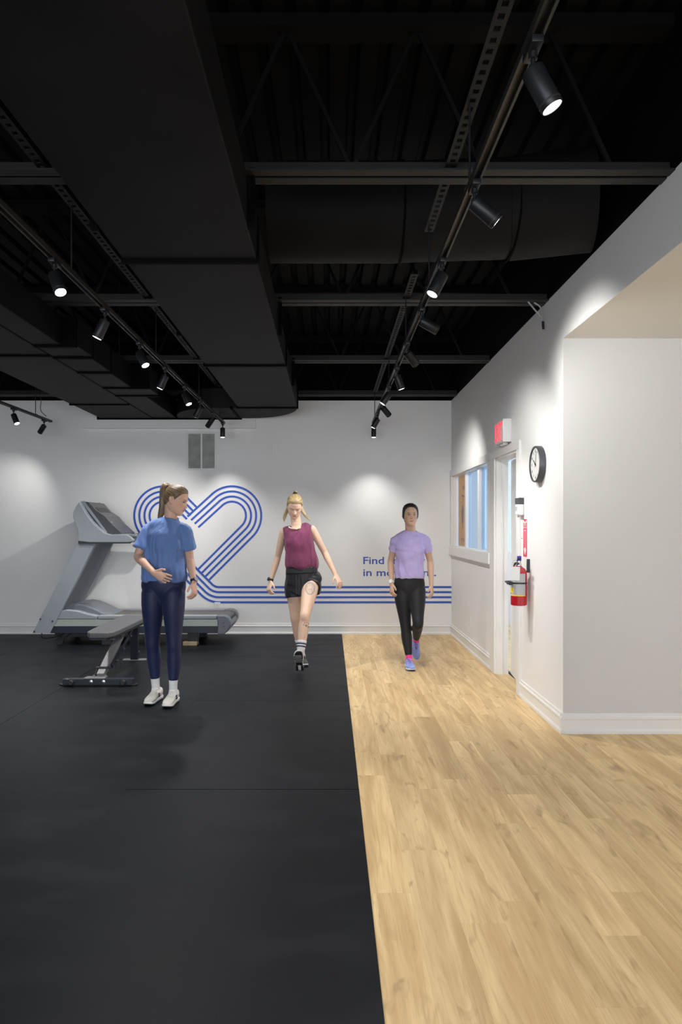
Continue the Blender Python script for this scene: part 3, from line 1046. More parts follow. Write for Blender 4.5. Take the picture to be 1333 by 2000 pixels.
mb.prism([(ym - .024, 1.352), (ym + .024, 1.352), (ym + .024, 1.20), (ym + .038, 1.20), (ym, 1.148), (ym - .038, 1.20), (ym - .024, 1.20)], 'x', XR - .0018, XR - .001)
mb.build('arrow', M['white'], sg)
MB().prism([(ym - .015, 1.343), (ym + .015, 1.343), (ym + .015, 1.21), (ym - .015, 1.21)], 'x', XR - .0022, XR - .0015).build('arrow_core', M['sign_red'], sg)
text_obj('lettering', 'FIRE', .017, M['white'], sg, (XR - .0013, y1 - .014, 1.384), xd, zd, thick=.0006, width=.07)
text_obj('lettering', 'EXTINGUISHER', .011, M['white'], sg, (XR - .0013, y1 - .010, 1.369), xd, zd, thick=.0006, width=.08)

fe = thing('fire_extinguisher', (XR - .085, 5.34, .77), 'red fire extinguisher strapped to the wall beside the door', 'extinguisher')
FX, FY = XR - .085, 5.34
MB().lathe((FX, FY, .765), (0, 0, 1), [(.052, 0), (.060, .004), (.062, .014), (.062, .245), (.058, .268), (.045, .288), (.026, .300), (.022, .308)], 40).build('cylinder', M['red'], fe, smooth=True)
def cyl_label(z0, z1, a0, a1, r, m, nm):
    V, F = [], []
    n = 16
    for i in range(n + 1):
        a = math.radians(a0 + (a1 - a0) * i / n)
        for rr in (r, r - .0008):
            V += [(FX + rr * math.cos(a), FY + rr * math.sin(a), z0), (FX + rr * math.cos(a), FY + rr * math.sin(a), z1)]
    for i in range(n):
        k = 4 * i
        F += [(k, k + 4, k + 5, k + 1), (k + 2, k + 3, k + 7, k + 6), (k + 1, k + 5, k + 7, k + 3), (k, k + 2, k + 6, k + 4)]
    F += [(0, 1, 3, 2), (4 * n, 4 * n + 2, 4 * n + 3, 4 * n + 1)]
    return MB().add(V, F).build(nm, m, fe, smooth=True)
cyl_label(.845, 1.015, 165, 305, .0628, M['label_grey'], 'label')
cyl_label(.842, .850, 165, 305, .0632, M['label_yellow'], 'label_edge')
cyl_label(.865, .905, 168, 215, .0632, M['label_yellow'], 'label_patch')
mb = MB().lathe((FX, FY, .935), (0, 0, 1), [(.0636, 0), (.0640, .001), (.0640, .011), (.0636, .012)], 40)
mb.build('strap', M['black'], fe, smooth=True)
MB().bbox(FX - .085, FX - .060, FY - .045, FY - .015, .925, .955, .004).build('buckle', M['black'], fe)
MB().lathe((FX, FY, 1.070), (0, 0, 1), [(.020, 0), (.020, .02), (.016, .024), (.016, .05)], 20).build('valve', M['chrome'], fe, smooth=True)
MB().beam((FX, FY + .02, 1.112), (FX - .02, FY - .085, 1.135), .022, .006).build('lever', M['black'], fe)
MB().beam((FX, FY + .02, 1.100), (FX - .03, FY - .085, 1.088), .020, .006).build('carry_handle', M['black'], fe)
MB().bbox(FX - .014, FX + .014, FY - .03, FY + .004, 1.112, 1.150, .004).build('safety_cap', M['blue_cap'], fe)
MB().pipe([(FX, FY + .015, 1.085), (FX - .01, FY + .055, 1.09), (FX - .02, FY + .075, 1.05), (FX - .02, FY + .074, .98), (FX - .02, FY + .073, .90)], .008).build('hose', M['black'], fe, smooth=True)
MB().beam((FX - .045, FY - .066, 1.07), (FX - .05, FY - .068, .965), .075, .0015, up=(0, 1, 0)).build('inspection_tag', M['white'], fe)
mb = MB()
ring = [(FX - .045 + .017 * math.cos(a), FY - .06, 1.098 + .02 * math.sin(a)) for a in np.linspace(0, 2 * math.pi, 14)]
mb.pipe(ring, .0016, seg=5, k=1)
mb.build('tag_ring', M['chrome'], fe)
MB().bbox(XR - .022, XR, FY - .010, FY + .010, 1.02, 1.125, .002).build('wall_bracket', M['black'], fe)

# ------------------------------------------------------------------ treadmill
YN, YFAR = 7.90, 8.60
tm = thing('treadmill', (-2.25, 8.25, 0), 'large grey treadmill seen from the side against the back wall', 'treadmill')


def Q(pts, d=YN):
    return [((x - CX) / FPX * d, CAMZ - (y - CY) / FPX * d) for x, y in pts]


up_n = Q([(64, 1236.5), (98, 1236.5), (186, 1061), (153, 1061)])
MB().prism(up_n, 'y', YN - .005, YN + .035).build('upright', M['tm_grey'], tm)
MB().prism(Q([(84, 1236), (97, 1236), (187, 1060), (171, 1060)]), 'y', YN + .036, YN + .075).build('upright_inner_face', M['tm_dark'], tm)
MB().prism(Q([(64, 1236.5), (98, 1236.5), (186, 1061), (153, 1061)]), 'y', YFAR - .035, YFAR + .005).build('upright', M['tm_grey'], tm)
for px, py in ((67.5, 1233), (79.5, 1209), (103, 1213)):
    x, z = Q([(px, py)])[0]
    MB().cyl((x, YN - .004, z), (x, YN - .011, z), .009, seg=12).build('bolt', M['black'], tm)
# console: two shaped side panels, bridge and sloping face
side = [(156, 980), (150, 988), (144, 1001), (143.5, 1010), (147.5, 1021), (153, 1034), (154.5, 1046), (153, 1061), (175, 1061.5), (254, 1060.5), (260.5, 1057.5), (261.5, 1055), (257, 1049),
        (249, 1044.5), (232, 1043.5), (215, 1044), (205, 1041), (192, 1030), (180, 1018), (170, 1004), (163, 992)]
for a, b2 in ((YN - .02, YN + .075), (YFAR - .075, YFAR + .02)):
    o = MB().prism(Q(side), 'y', a, b2).build('console_side', M['tm_grey'], tm)
    md = o.modifiers.new('bevel', 'BEVEL'); md.width = .012; md.segments = 3; md.limit_method = 'ANGLE'
for a in (YN - .022, YFAR + .010):
    o = MB().prism(Q([(154, 1056), (154, 1062), (176, 1062), (255, 1061.5), (261, 1057.5), (250, 1058.5), (176, 1058.5)]), 'y', a, a + .012).build('console_lower_edge', M['black'], tm)
face = Q([(156, 979), (168, 980), (182, 996), (200, 1008), (214, 1024), (233, 1041), (233, 1047), (205, 1043), (185, 1026), (168, 1004)])
MB().prism(face, 'y', YN + .076, YFAR - .076).build('console_face', M['tm_face'], tm)
MB().prism(Q([(154, 979), (160, 978), (206, 1040), (202, 1041)]), 'y', YN + .070, YN + .088).build('console_trim', M['tm_grey'], tm)
MB().prism(Q([(154, 979), (160, 978), (206, 1040), (202, 1041)]), 'y', YFAR - .088, YFAR - .070).build('console_trim', M['tm_grey'], tm)
MB().prism(Q([(147, 1010), (156, 985), (170, 1006), (206, 1043), (206, 1058), (156, 1058)]), 'y', YN + .077, YFAR - .077).build('console_back', M['tm_dark'], tm)
# display, keypad and bottle tray on the sloping face
def on_face(t, y, off):
    a, b3 = np.array(Q([(163, 981)])[0]), np.array(Q([(222, 1033)])[0])
    p = a + (b3 - a) * t
    n = np.array([-(b3 - a)[1], (b3 - a)[0]]) / np.linalg.norm(b3 - a)
    p = p + n * off
    return (p[0], y, p[1])
def on_slab(t0, t1, y0, y1, off, th, nm, m):
    V = []
    for y in (y0, y1):
        for t, o2 in ((t0, off), (t1, off), (t1, off + th), (t0, off + th)):
            V.append(on_face(t, y, o2))
    MB().add(V, [(0, 1, 2, 3), (7, 6, 5, 4), (0, 4, 5, 1), (1, 5, 6, 2), (2, 6, 7, 3), (3, 7, 4, 0)]).build(nm, m, tm)
on_slab(.06, .40, YN + .16, YFAR - .16, -.006, .02, 'display', M['black'])
on_slab(.45, .62, YN + .20, YFAR - .20, -.010, .02, 'keypad', M['charcoal'])
for yy in (YN + .13, YFAR - .13):
    a = np.array(on_face(.74, yy, -.01))
    MB().lathe(a, (.35, 0, .94), [(.040, 0), (.044, .004), (.044, .022), (.036, .024), (.034, .008)], 20).build('cup_holder', M['tm_grey'], tm, smooth=True)
# handlebars
for yy in (YN + .045, YFAR - .045):
    a, b3 = Q([(232, 1047)])[0], Q([(264, 1047)])[0]
    MB().pipe([(a[0], yy, a[1]), ((a[0] + b3[0]) / 2, yy, a[1] + .004), (b3[0], yy, b3[1])], .024, seg=14).build('handlebar', M['tm_dark'], tm, smooth=True)
# deck
def band(px0, px1, y0, y1, a, b2, nm, m, bev=0):
    (x0, z1), (x1, z0) = Q([(px0, y0)])[0], Q([(px1, y1)])[0]
    mb = MB()
    if bev:
        mb.bbox(x0, x1, a, b2, z0, z1, bev)
    else:
        mb.box(x0, x1, a, b2, z0, z1)
    return mb.build(nm, m, tm)
for a, b2, c_, d_ in ((YN, YN + .10, YN + .006, YN + .05), (YFAR - .10, YFAR, YFAR - .05, YFAR - .006)):
    band(191, 423.5, 1202.5, 1209.5, a, b2, 'foot_rail', M['tm_grey'], .008)
    band(104, 425.5, 1209.6, 1223.5, c_, d_, 'side_strip', M['tm_side'], .003)
    band(98, 425.5, 1223.6, 1237, c_, d_, 'lower_frame', M['navy_metal'], .003)
bx0, bz = Q([(150, 1205)])[0]
bx1, _ = Q([(440, 1205)])[0]
MB().bbox(bx0, bx1, YN + .10, YFAR - .10, bz - .03, bz + .002, .008).build('running_belt', M['belt'], tm)
MB().box(bx0, bx1 - .05, YN + .07, YFAR - .07, bz - .14, bz - .032).build('deck_underside', M['black'], tm)
# motor hood
hood = Q([(98, 1212), (108, 1204), (118, 1190), (128, 1184), (146, 1181), (160, 1183), (178, 1190), (196, 1199), (212, 1204), (212, 1210)])
for a, b2, nm in ((YN + .002, YN + .11, 'motor_hood_side'), (YFAR - .11, YFAR - .002, 'motor_hood_side')):
    o = MB().prism(Q([(98, 1210), (108, 1203), (118, 1193), (130, 1191), (150, 1193), (170, 1199), (190, 1203), (190, 1210)]), 'y', a, b2).build(nm, M['tm_grey'], tm)
    md = o.modifiers.new('bevel', 'BEVEL'); md.width = .012; md.segments = 3; md.limit_method = 'ANGLE'
o = MB().prism(hood, 'y', YN + .085, YFAR - .085).build('motor_hood', M['tm_dark'], tm)
md = o.modifiers.new('bevel', 'BEVEL'); md.width = .02; md.segments = 3; md.limit_method = 'ANGLE'
# rear end caps, roller
cap = [(424, 1202.5), (440, 1202.5), (447, 1206), (451, 1214), (450.5, 1222), (445, 1232), (438, 1239.5), (427, 1239.5), (425, 1236), (426, 1216), (424, 1211)]
for a, b2 in ((YN - .006, YN + .115), (YFAR - .115, YFAR + .006)):
    o = MB().prism(Q(cap), 'y', a, b2).build('rear_end_cap', M['tm_dark'], tm)
    md = o.modifiers.new('bevel', 'BEVEL'); md.width = .014; md.segments = 3; md.limit_method = 'ANGLE'
rx_, rz_ = Q([(438, 1212)])[0]
MB().cyl((rx_, YN + .116, rz_), (rx_, YFAR - .116, rz_), .040, seg=28).build('rear_roller', M['belt'], tm, smooth=True)
MB().prism(Q([(430, 1222), (448, 1214), (450, 1222), (440, 1238), (430, 1238)]), 'y', YN + .116, YFAR - .116).build('rear_crossbar', M['tm_dark'], tm)
for px, py in ((437.5, 1216), (438.5, 1224)):
    x, z = Q([(px, py)])[0]
    MB().cyl((x, YN - .005, z), (x, YN - .010, z), .006, seg=10).build('screw', M['black'], tm)
# supports
for yy in (YN + .04, YFAR - .12):
    x0, z1 = Q([(365, 1236)])[0]
    x1, _ = Q([(386, 1236)])[0]
    MB().bbox(x0, x1, yy, yy + .08, .05 if yy < 8.2 else MH, z1, .006).build('rear_foot', M['black'], tm)
    x0, _ = Q([(196, 1236)])[0]
    x1, _ = Q([(216, 1236)])[0]
    MB().bbox(x0, x1, yy, yy + .08, MH, z1, .006).build('front_foot', M['black'], tm)
for yy in (YN + .06, YFAR - .10):
    x0, z0 = Q([(112, 1248)])[0]
    MB().cyl((x0, yy, .045 + MH), (x0, yy + .04, .045 + MH), .045, seg=20).cyl((x0, yy + .01, .045 + MH), (x0, yy + .03, .045 + MH), .02).build('transport_wheel', M['black'], tm, smooth=True)
    MB().beam((x0, yy + .02, .05), (x0 + .12, yy + .02, .16), .03, .03).build('wheel_arm', M['black'], tm)
band(100, 240, 1237, 1246, YN + .10, YFAR - .10, 'motor_pan', M['black'])
x0 = Q([(357, 1253)])[0][0]
x1 = Q([(384, 1253)])[0][0]
pb = MB().bbox(x0, x1, YN + .01, YN + .15, MH, .048, .003)
tag(pb.build('wood_block', M['plywood']), 'small plywood block under the rear foot of the treadmill', 'block')
cbl = MB().pipe([(Q([(78, 1238)])[0][0], YN + .05, .14), (Q([(78, 1244)])[0][0], YN + .045, .10), (Q([(86, 1246)])[0][0], YN + .04, .085), (Q([(105, 1244)])[0][0], YN + .05, .10), (Q([(118, 1238)])[0][0], YN + .08, .13)], .007)
cbl.build('power_cord', M['black'], tm, smooth=True)

# ------------------------------------------------------------------ weight bench
BX = -2.0
be = thing('weight_bench', (BX, 6.4, MH), 'flat charcoal weight bench in front of the treadmill', 'bench')
# tapered pad, long axis away from the camera
pad = [(-.075, 5.90), (.075, 5.90), (.118, 5.98), (.128, 6.12), (.138, 6.85), (.135, 7.10), (-.135, 7.10), (-.138, 6.85), (-.128, 6.12), (-.118, 5.98)]
def pad_at(z0, z1, s_, nm, m, bev):
    pts2 = [(BX + x * s_, 6.5 + (y - 6.5) * (1 - (1 - s_) * .3)) for x, y in pad]
    o = MB().prism(pts2, 'z', z0, z1).build(nm, m, be)
    md = o.modifiers.new('bevel', 'BEVEL'); md.width = bev; md.segments = 4; md.limit_method = 'ANGLE'; md.angle_limit = math.radians(50)
    return o
pad_at(.412, .466, 1.0, 'pad', M['pad'], .014)
pad_at(.396, .411, .92, 'pad_board', M['black'], .003)
# frame
MB().beam((BX, 5.98, .075), (BX, 6.62, .385), .062, .055).build('spine', M['grey_metal'], be)
MB().beam((BX, 6.30, .37), (BX, 7.05, .37), .06, .045).build('seat_rail', M['navy_metal'], be)
MB().beam((BX, 7.02, .375), (BX - .01, 7.06, .015), .075, .06, up=(0, 1, 0)).build('rear_leg', M['navy_metal'], be)
MB().bbox(BX - .13, BX + .11, 7.02, 7.10, MH, .014, .003).build('rear_foot_plate', M['grey_metal'], be)
MB().bbox(BX - .30, BX + .30, 5.895, 5.955, .014, .068, .004).build('front_foot_bar', M['navy_metal'], be)
MB().bbox(BX - .12, BX + .06, 5.90, 5.985, .0685, .075, .002).build('mounting_plate', M['grey_metal'], be)
for sx2 in (-1, 1):
    o = MB().pipe([(BX + sx2 * .25, 5.925, .012), (BX + sx2 * .30, 5.925, .010), (BX + sx2 * .335, 5.925, .018)], .010, seg=10)
    o.build('end_foot', M['black'], be, smooth=True)
    MB().lathe((BX + sx2 * .222, 5.896, .040), (0, -1, 0), [(.012, 0), (.012, .006), (.024, .010), (.026, .022), (.018, .030)], 14).build('knob', M['black'], be, smooth=True)
    MB().cyl((BX + sx2 * .222 + .014, 5.893, .052), (BX + sx2 * .222 + .014, 5.872, .052), .008, seg=10).build('bolt', M['chrome'], be)
for xx in (-.055, .052):
    MB().lathe((BX + xx, 5.896, .043), (0, -1, 0), [(.017, 0), (.017, .003), (.011, .004), (.011, .009), (.008, .010)], 14).build('bolt', M['chrome'], be, smooth=True)
# hinge pin, links and ladder on the spine
MB().cyl((BX - .065, 6.04, .135), (BX + .065, 6.04, .135), .012, seg=14).build('hinge_pin', M['navy_metal'], be, smooth=True)
for sx2 in (-1, 1):
    MB().beam((BX + sx2 * .048, 5.965, .075), (BX + sx2 * .048, 6.04, .145), .006, .012).build('link', M['chrome'], be)
    MB().lathe((BX + sx2 * .05, 5.955, .083), (0, -1, 0), [(.011, 0), (.011, .006), (.006, .010)], 10).build('bolt', M['chrome'], be)
MB().beam((BX + .055, 6.12, .13), (BX + .055, 6.75, .37), .012, .035).build('adjustment_ladder', M['navy_metal'], be)
for t in (.15, .45, .8):
    p0 = np.array([BX + .06, 6.12, .13]) * (1 - t) + np.array([BX + .06, 6.75, .37]) * t
    MB().cyl(p0, p0 + [.022, -.005, 0], .011, seg=10).build('bolt', M['chrome'], be)
for xx, yy, zz in ((.018, 7.045, .09), (.022, 6.9, .365)):
    MB().cyl((BX + xx, yy, zz), (BX + xx + .03, yy, zz), .012, seg=10).build('bolt', M['chrome'], be)
MB().beam((BX - .10, 6.05, .39), (BX + .10, 6.05, .39), .05, .012).build('pad_bracket', M['grey_metal'], be)

# ------------------------------------------------------------------ people
def nrm(v):
    v = np.asarray(v, float)
    return v / (np.linalg.norm(v) + 1e-12)


class Soft:
    """collects closed shells, fuses them into one continuous surface"""
    def __init__(s):
        s.V, s.F = [], []

    def add(s, VF):
        V, F = VF
        n = len(s.V)
        s.V += [tuple(map(float, v)) for v in V]
        s.F += [[i + n for i in f] for f in F]
        return s

    def tube(s, path, radii, ref=(1, 0, 0), **k):
        return s.add(tube(path, radii, ref, **k))

    def ball(s, c, r, R=None, nu=20, nv=12):
        V, F = [], []
        for j in range(1, nv):
            ph = math.pi * j / nv
            for i in range(nu):
                th = 2 * math.pi * i / nu
                V.append([r[0] * math.sin(ph) * math.cos(th), r[1] * math.sin(ph) * math.sin(th), r[2] * math.cos(ph)])
        for j in range(nv - 2):
            for i in range(nu):
                k = (i + 1) % nu
                F.append((j * nu + i, (j + 1) * nu + i, (j + 1) * nu + k, j * nu + k))
        F.append(tuple(range(nu)))
        F.append(tuple(range((nv - 1) * nu - 1, (nv - 2) * nu - 1, -1)))
        V = np.array(V)
        if R is not None:
            V = V @ np.asarray(R).T
        return s.add((V + np.asarray(c), F))

    def fuse(s, voxel):
        me = bpy.data.meshes.new('tmp')
        me.from_pydata(s.V, [], s.F)
        bm = bmesh.new(); bm.from_mesh(me); bmesh.ops.recalc_face_normals(bm, faces=bm.faces); bm.to_mesh(me); bm.free()
        ob = bpy.data.objects.new('tmp', me)
        COL.objects.link(ob)
        md = ob.modifiers.new('r', 'REMESH')
        md.mode = 'VOXEL'
        md.voxel_size = voxel
        dg = bpy.context.evaluated_depsgraph_get()
        m2 = bpy.data.meshes.new_from_object(ob.evaluated_get(dg))
        V = np.empty(len(m2.vertices) * 3); m2.vertices.foreach_get('co', V)
        E = np.empty(len(m2.edges) * 2, np.int32); m2.edges.foreach_get('vertices', E)
        F = [list(p.vertices) for p in m2.polygons]
        bpy.data.objects.remove(ob); bpy.data.meshes.remove(me); bpy.data.meshes.remove(m2)
        return V.reshape(-1, 3), E.reshape(-1, 2), F


def relax(V, E, it, wt=None, lam=.5):
    n = len(V)
    deg = np.bincount(E.ravel(), minlength=n).astype(float)[:, None]
    for i in range(it):
        S = np.zeros_like(V)
        for k in range(3):
            S[:, k] = np.bincount(E[:, 0], V[E[:, 1], k], n) + np.bincount(E[:, 1], V[E[:, 0], k], n)
        D = S / np.maximum(deg, 1) - V
        V = V + (lam if i % 2 == 0 else -lam * .92) * D * (1 if wt is None else wt[:, None])
    return V


def normals(V, F):
    N = np.zeros_like(V)
    Q4 = np.array([f if len(f) == 4 else f + [f[-1]] for f in F if len(f) <= 4])
    n = np.cross(V[Q4[:, 2]] - V[Q4[:, 0]], V[Q4[:, 3]] - V[Q4[:, 1]])
    t = np.linalg.norm(n, axis=1) < 1e-14
    if t.any():
        n[t] = np.cross(V[Q4[t, 1]] - V[Q4[t, 0]], V[Q4[t, 2]] - V[Q4[t, 0]])
    for k in range(4):
        for c in range(3):
            N[:, c] += np.bincount(Q4[:, k], n[:, c], len(V))
    return N / (np.linalg.norm(N, axis=1, keepdims=True) + 1e-12)


def waves(V, seed, freq, n=5):
    """smooth pseudo noise; freq = (fx, fy, fz) cycles per metre"""
    r = np.random.default_rng(seed)
    o = np.zeros(len(V))
    for i in range(n):
        k = r.normal(size=3) * np.array(freq) * 2 * math.pi * (.5 + .9 * i / n)
        o += np.sin(V @ k + r.uniform(0, 6.28)) / n ** .5
    return o


def sstep(x, a, b):
    t = np.clip((x - a) / (b - a), 0, 1)
    return t * t * (3 - 2 * t)


HZ = [.116, .1135, .106, .094, .075, .05, .025, 0, -.025, -.048, -.068, -.084, -.098, -.108, -.114, -.117]
HW = [.006, .020, .040, .054, .0655, .0725, .0745, .0735, .0710, .0675, .0625, .0560, .0455, .0320, .018, .005]
HF = [.006, .022, .045, .062, .078, .0875, .0905, .0890, .0880, .0880, .0870, .0860, .0840, .079, .070, .056]
HB = [.010, .030, .055, .073, .089, .098, .101, .099, .092, .078, .058, .034, .004, -.025, -.045, -.052]


def head_shell(nz=70, nphi=96, narrow=1.0):
    zi = np.linspace(.116, -.117, nz)
    f = lambda a: np.interp(zi, HZ[::-1], a[::-1])
    w, fr, bk = f(HW) * narrow, f(HF), f(HB)
    for arr in (w, fr, bk):
        arr[2:-2] = (arr[:-4] + arr[1:-3] + arr[2:-2] + arr[3:-1] + arr[4:]) / 5
    V = []
    for z, a, b, c in zip(zi, w, fr, bk):
        for ph in np.linspace(0, 2 * math.pi, nphi, endpoint=False):
            s, k = math.sin(ph), math.cos(ph)      # ph 0 = face forward (-y)
            x = a * math.copysign(abs(s) ** .92, s)
            y = -b * k if k > 0 else -c * k
            if c < 0 and k <= 0:
                y = -c * abs(k)
            V.append((x, y, z))
    V = np.array(V)
    x, y, z = V.T
    front = sstep(-y, .02, .06)
    g = lambda x0, z0, sx, sz: np.exp(-((np.abs(x) - x0) / sx) ** 2 - ((z - z0) / sz) ** 2)
    # nose
    t = np.clip((.012 - z) / .048, 0, 1)
    amp = np.where((z < .014) & (z > -.036), .003 + .019 * t ** 1.25, 0) * (z > -.060)
    amp = np.where(z <= -.036, .0215 * np.exp(-((z + .036) / .0062) ** 2), amp)
    nose = amp * np.exp(-(x / (.0065 + .006 * t)) ** 2)
    wing = .006 * g(.0115, -.036, .006, .006)
    d = nose + wing
    d += -.0085 * g(.031, .001, .017, .011) + .0045 * g(.028, .020, .020, .007) + .0035 * g(.046, -.022, .016, .014)
    d += .0052 * np.exp(-(x / .017) ** 2 - ((z + .0595) / .0042) ** 2) + .0060 * np.exp(-(x / .015) ** 2 - ((z + .0695) / .0046) ** 2)
    d += -.0035 * np.exp(-(x / .018) ** 2 - ((z + .0645) / .0018) ** 2)
    d += -.0035 * np.exp(-(x / .018) ** 2 - ((z + .082) / .006) ** 2) + .005 * np.exp(-(x / .016) ** 2 - ((z + .099) / .010) ** 2)
    V[:, 1] -= d * front
    F = []
    for q in range(nz - 1):
        for i in range(nphi):
            j = (i + 1) % nphi
            F.append((q * nphi + i, q * nphi + j, (q + 1) * nphi + j, (q + 1) * nphi + i))
    F.append(tuple(range(nphi - 1, -1, -1)))
    F.append(tuple(range((nz - 1) * nphi, nz * nphi)))
    return V, F


def rot(yaw, pitch, roll):
    a, b, c = map(math.radians, (yaw, pitch, roll))
    return np.array(Matrix.Rotation(a, 3, 'Z') @ Matrix.Rotation(b, 3, 'X') @ Matrix.Rotation(c, 3, 'Y'))


def hand_shell(S, wrist, tip, back, thumb, curl=(25, 30, 20), spread=1.0, sc=1.0, thumb_in=.3, fcurl=(0, 0, 0, 0)):
    """back = direction the back of the hand faces, thumb = side the thumb is on"""
    D = nrm(tip - wrist)
    N = nrm(np.asarray(back, float) - np.dot(back, D) * D)
    T = np.asarray(thumb, float)
    T = nrm(T - T.dot(D) * D - T.dot(N) * N)
    w = np.asarray(wrist)
    S.tube([w - D * .01, w + D * .015 * sc, w + D * .045 * sc + T * .003, w + D * .078 * sc, w + D * .090 * sc],
           np.array([(.0235, .0185), (.026, .0175), (.034, .0155), (.036, .0135), (.032, .0115)]) * sc, ref=T, k=4, seg=18)
    lens = (.068, .076, .071, .056)
    rad = (.0083, .0086, .0081, .0071)
    offs = (.0285, .0098, -.0088, -.0262)
    ang = (7, 1.5, -4, -11)
    for L, r, o, a, fc in zip(lens, rad, offs, ang, fcurl):
        a = math.radians(a * spread)
        d = nrm(D * math.cos(a) + T * math.sin(a))
        p = w + (D * (.084 - abs(o) * .18) + T * o) * sc
        pts = [p - d * .012, p]
        ca = 0
        for seg_, c in zip((.42, .32, .26), curl):
            ca += math.radians(c + fc)
            p = p + (d * math.cos(ca) - N * math.sin(ca)) * L * seg_ * sc
            pts.append(p)
        S.tube(pts, np.array([r, r, r * 1.0, r * .93, r * .78]) * sc, ref=T, k=3, seg=12, cap=.9)
    b = w + (D * .020 + T * .020) * sc
    d1 = nrm(D * .72 + T * .62 - N * thumb_in)
    d2 = nrm(D * .93 + T * .25 - N * (thumb_in + .1))
    S.tube([b - d1 * .008, b + d1 * .022 * sc, b + d1 * .045 * sc, b + d1 * .045 * sc + d2 * .030 * sc], np.array([.0150, .0125, .0098, .0082]) * sc, ref=N, k=4, seg=12, cap=.9)


def arm_shell(S, sh, el, wr, k=1.0, bulge=0.0, t0=0.0, t1=1.0):
    sh, el, wr = map(np.asarray, (sh, el, wr))
    u, f = el - sh, wr - el
    pts = [sh, sh + u * .3, sh + u * .65, el - u * .06, el + f * .08, el + f * .3, el + f * .62, wr]
    rad = np.array([(.042, .043), (.041, .043), (.037, .039), (.0335, .034), (.034, .0345), (.0345, .0345), (.028, .0275), (.0225, .0195)]) * k + bulge
    S.tube(pts, rad, ref=(1, .2, 0), k=5, seg=20)


def leg_path(hp, kn, an):
    hp, kn, an = map(np.asarray, (hp, kn, an))
    u, f = kn - hp, an - kn
    bk = nrm(np.cross(nrm(f), (1, 0, 0)))          # rearward of the shin
    if bk[1] < 0:
        bk = -bk
    pts = [hp + (0, .005, .02), hp + u * .22, hp + u * .5, hp + u * .8, kn + u * .0, kn + f * .14 + bk * .006, kn + f * .34 + bk * .012, kn + f * .62 + bk * .007, kn + f * .86, an]
    rad = np.array([(.086, .092), (.083, .089), (.071, .077), (.057, .060), (.051, .053), (.049, .052), (.051, .055), (.041, .044), (.032, .035), (.031, .035)])
    return pts, rad


def leg_shell(S, hp, kn, an, k=1.0, grow=0.0, lo=0, hi=10, hem=None):
    pts, rad = leg_path(hp, kn, an)
    if hem is not None:
        pts[8] = np.asarray(kn) + (np.asarray(an) - np.asarray(kn)) * hem
        rad[8] = (.0345, .0375)
    S.tube(pts[lo:hi], (rad * k + grow)[lo:hi], ref=(1, 0, 0), k=5, seg=24)


def torso_rings(p, c, n, sc, grow=0.0):
    """p pelvis, c chest, n neck base (3-D points); returns path + radii"""
    p, c, n = map(np.asarray, (p, c, n))
    prof = [  # (along 0 pelvis..1 chest..2 neck, half width, half depth)
        (-.28, .118, .085), (-.08, .160, .108), (.10, .166, .112), (.30, .150, .100), (.52, .126, .087), (.74, .128, .090), (1.0, .142, .100),
        (1.3, .152, .100), (1.58, .150, .082), (1.76, .112, .066), (1.92, .070, .055), (2.05, .056, .053)]
    pts, rad = [], []
    for t, w, d in prof:
        pts.append(p + (c - p) * t if t <= 1 else c + (n - c) * (t - 1))
        rad.append((w * sc + grow, d * sc + grow))
    return pts, rad


def build_mesh(name, V, F, m, parent, col=None):
    o = mesh_obj(name, V, F, m, parent, smooth=True)
    if col is not None:
        at = o.data.color_attributes.new('tone', 'FLOAT_COLOR', 'POINT')
        at.data.foreach_set('color', np.hstack([col, np.ones((len(col), 1))]).astype(np.float32).ravel())
    return o


def skin_mat(name, rough=.5):
    m, nt, b, L = new_mat(name)
    N = nt.nodes.new
    at = N('ShaderNodeVertexColor'); at.layer_name = 'tone'
    tc = N('ShaderNodeTexCoord')
    nz = N('ShaderNodeTexNoise'); nz.inputs['Scale'].default_value = 28; nz.inputs['Detail'].default_value = 4
    L.new(tc.outputs['Object'], nz.inputs['Vector'])
    mr = N('ShaderNodeMapRange'); mr.inputs[3].default_value = .93; mr.inputs[4].default_value = 1.07; L.new(nz.outputs[0], mr.inputs[0])
    hs = N('ShaderNodeHueSaturation'); L.new(at.outputs[0], hs.inputs['Color']); L.new(mr.outputs[0], hs.inputs['Value'])
    L.new(hs.outputs[0], b.inputs['Base Color'])
    b.inputs['Roughness'].default_value = rough
    b.inputs['Specular IOR Level'].default_value = .4
    b.inputs['Subsurface Weight'].default_value = .12
    b.inputs['Subsurface Radius'].default_value = (.010, .004, .002)
    return m


def hair_mat(name, c0, c1):
    m, nt, b, L = new_mat(name)
    N = nt.nodes.new
    at = N('ShaderNodeAttribute'); at.attribute_name = 'strand'
    nz = N('ShaderNodeTexNoise'); nz.inputs['Scale'].default_value = 1.0; nz.inputs['Detail'].default_value = 4
    L.new(at.outputs['Vector'], nz.inputs['Vector'])
    rp = N('ShaderNodeValToRGB'); rp.color_ramp.elements[0].position = .32; rp.color_ramp.elements[1].position = .70
    rp.color_ramp.elements[0].color = c0; rp.color_ramp.elements[1].color = c1
    L.new(nz.outputs[0], rp.inputs[0]); L.new(rp.outputs[0], b.inputs['Base Color'])
    b.inputs['Roughness'].default_value = .42
    bp = N('ShaderNodeBump'); bp.inputs['Strength'].default_value = .5; bp.inputs['Distance'].default_value = .003
    L.new(nz.outputs[0], bp.inputs['Height']); L.new(bp.outputs[0], b.inputs['Normal'])
    return m


def set_strand(o, S3):
    at = o.data.attributes.new('strand', 'FLOAT_VECTOR', 'POINT')
    at.data.foreach_set('vector', S3.astype(np.float32).ravel())


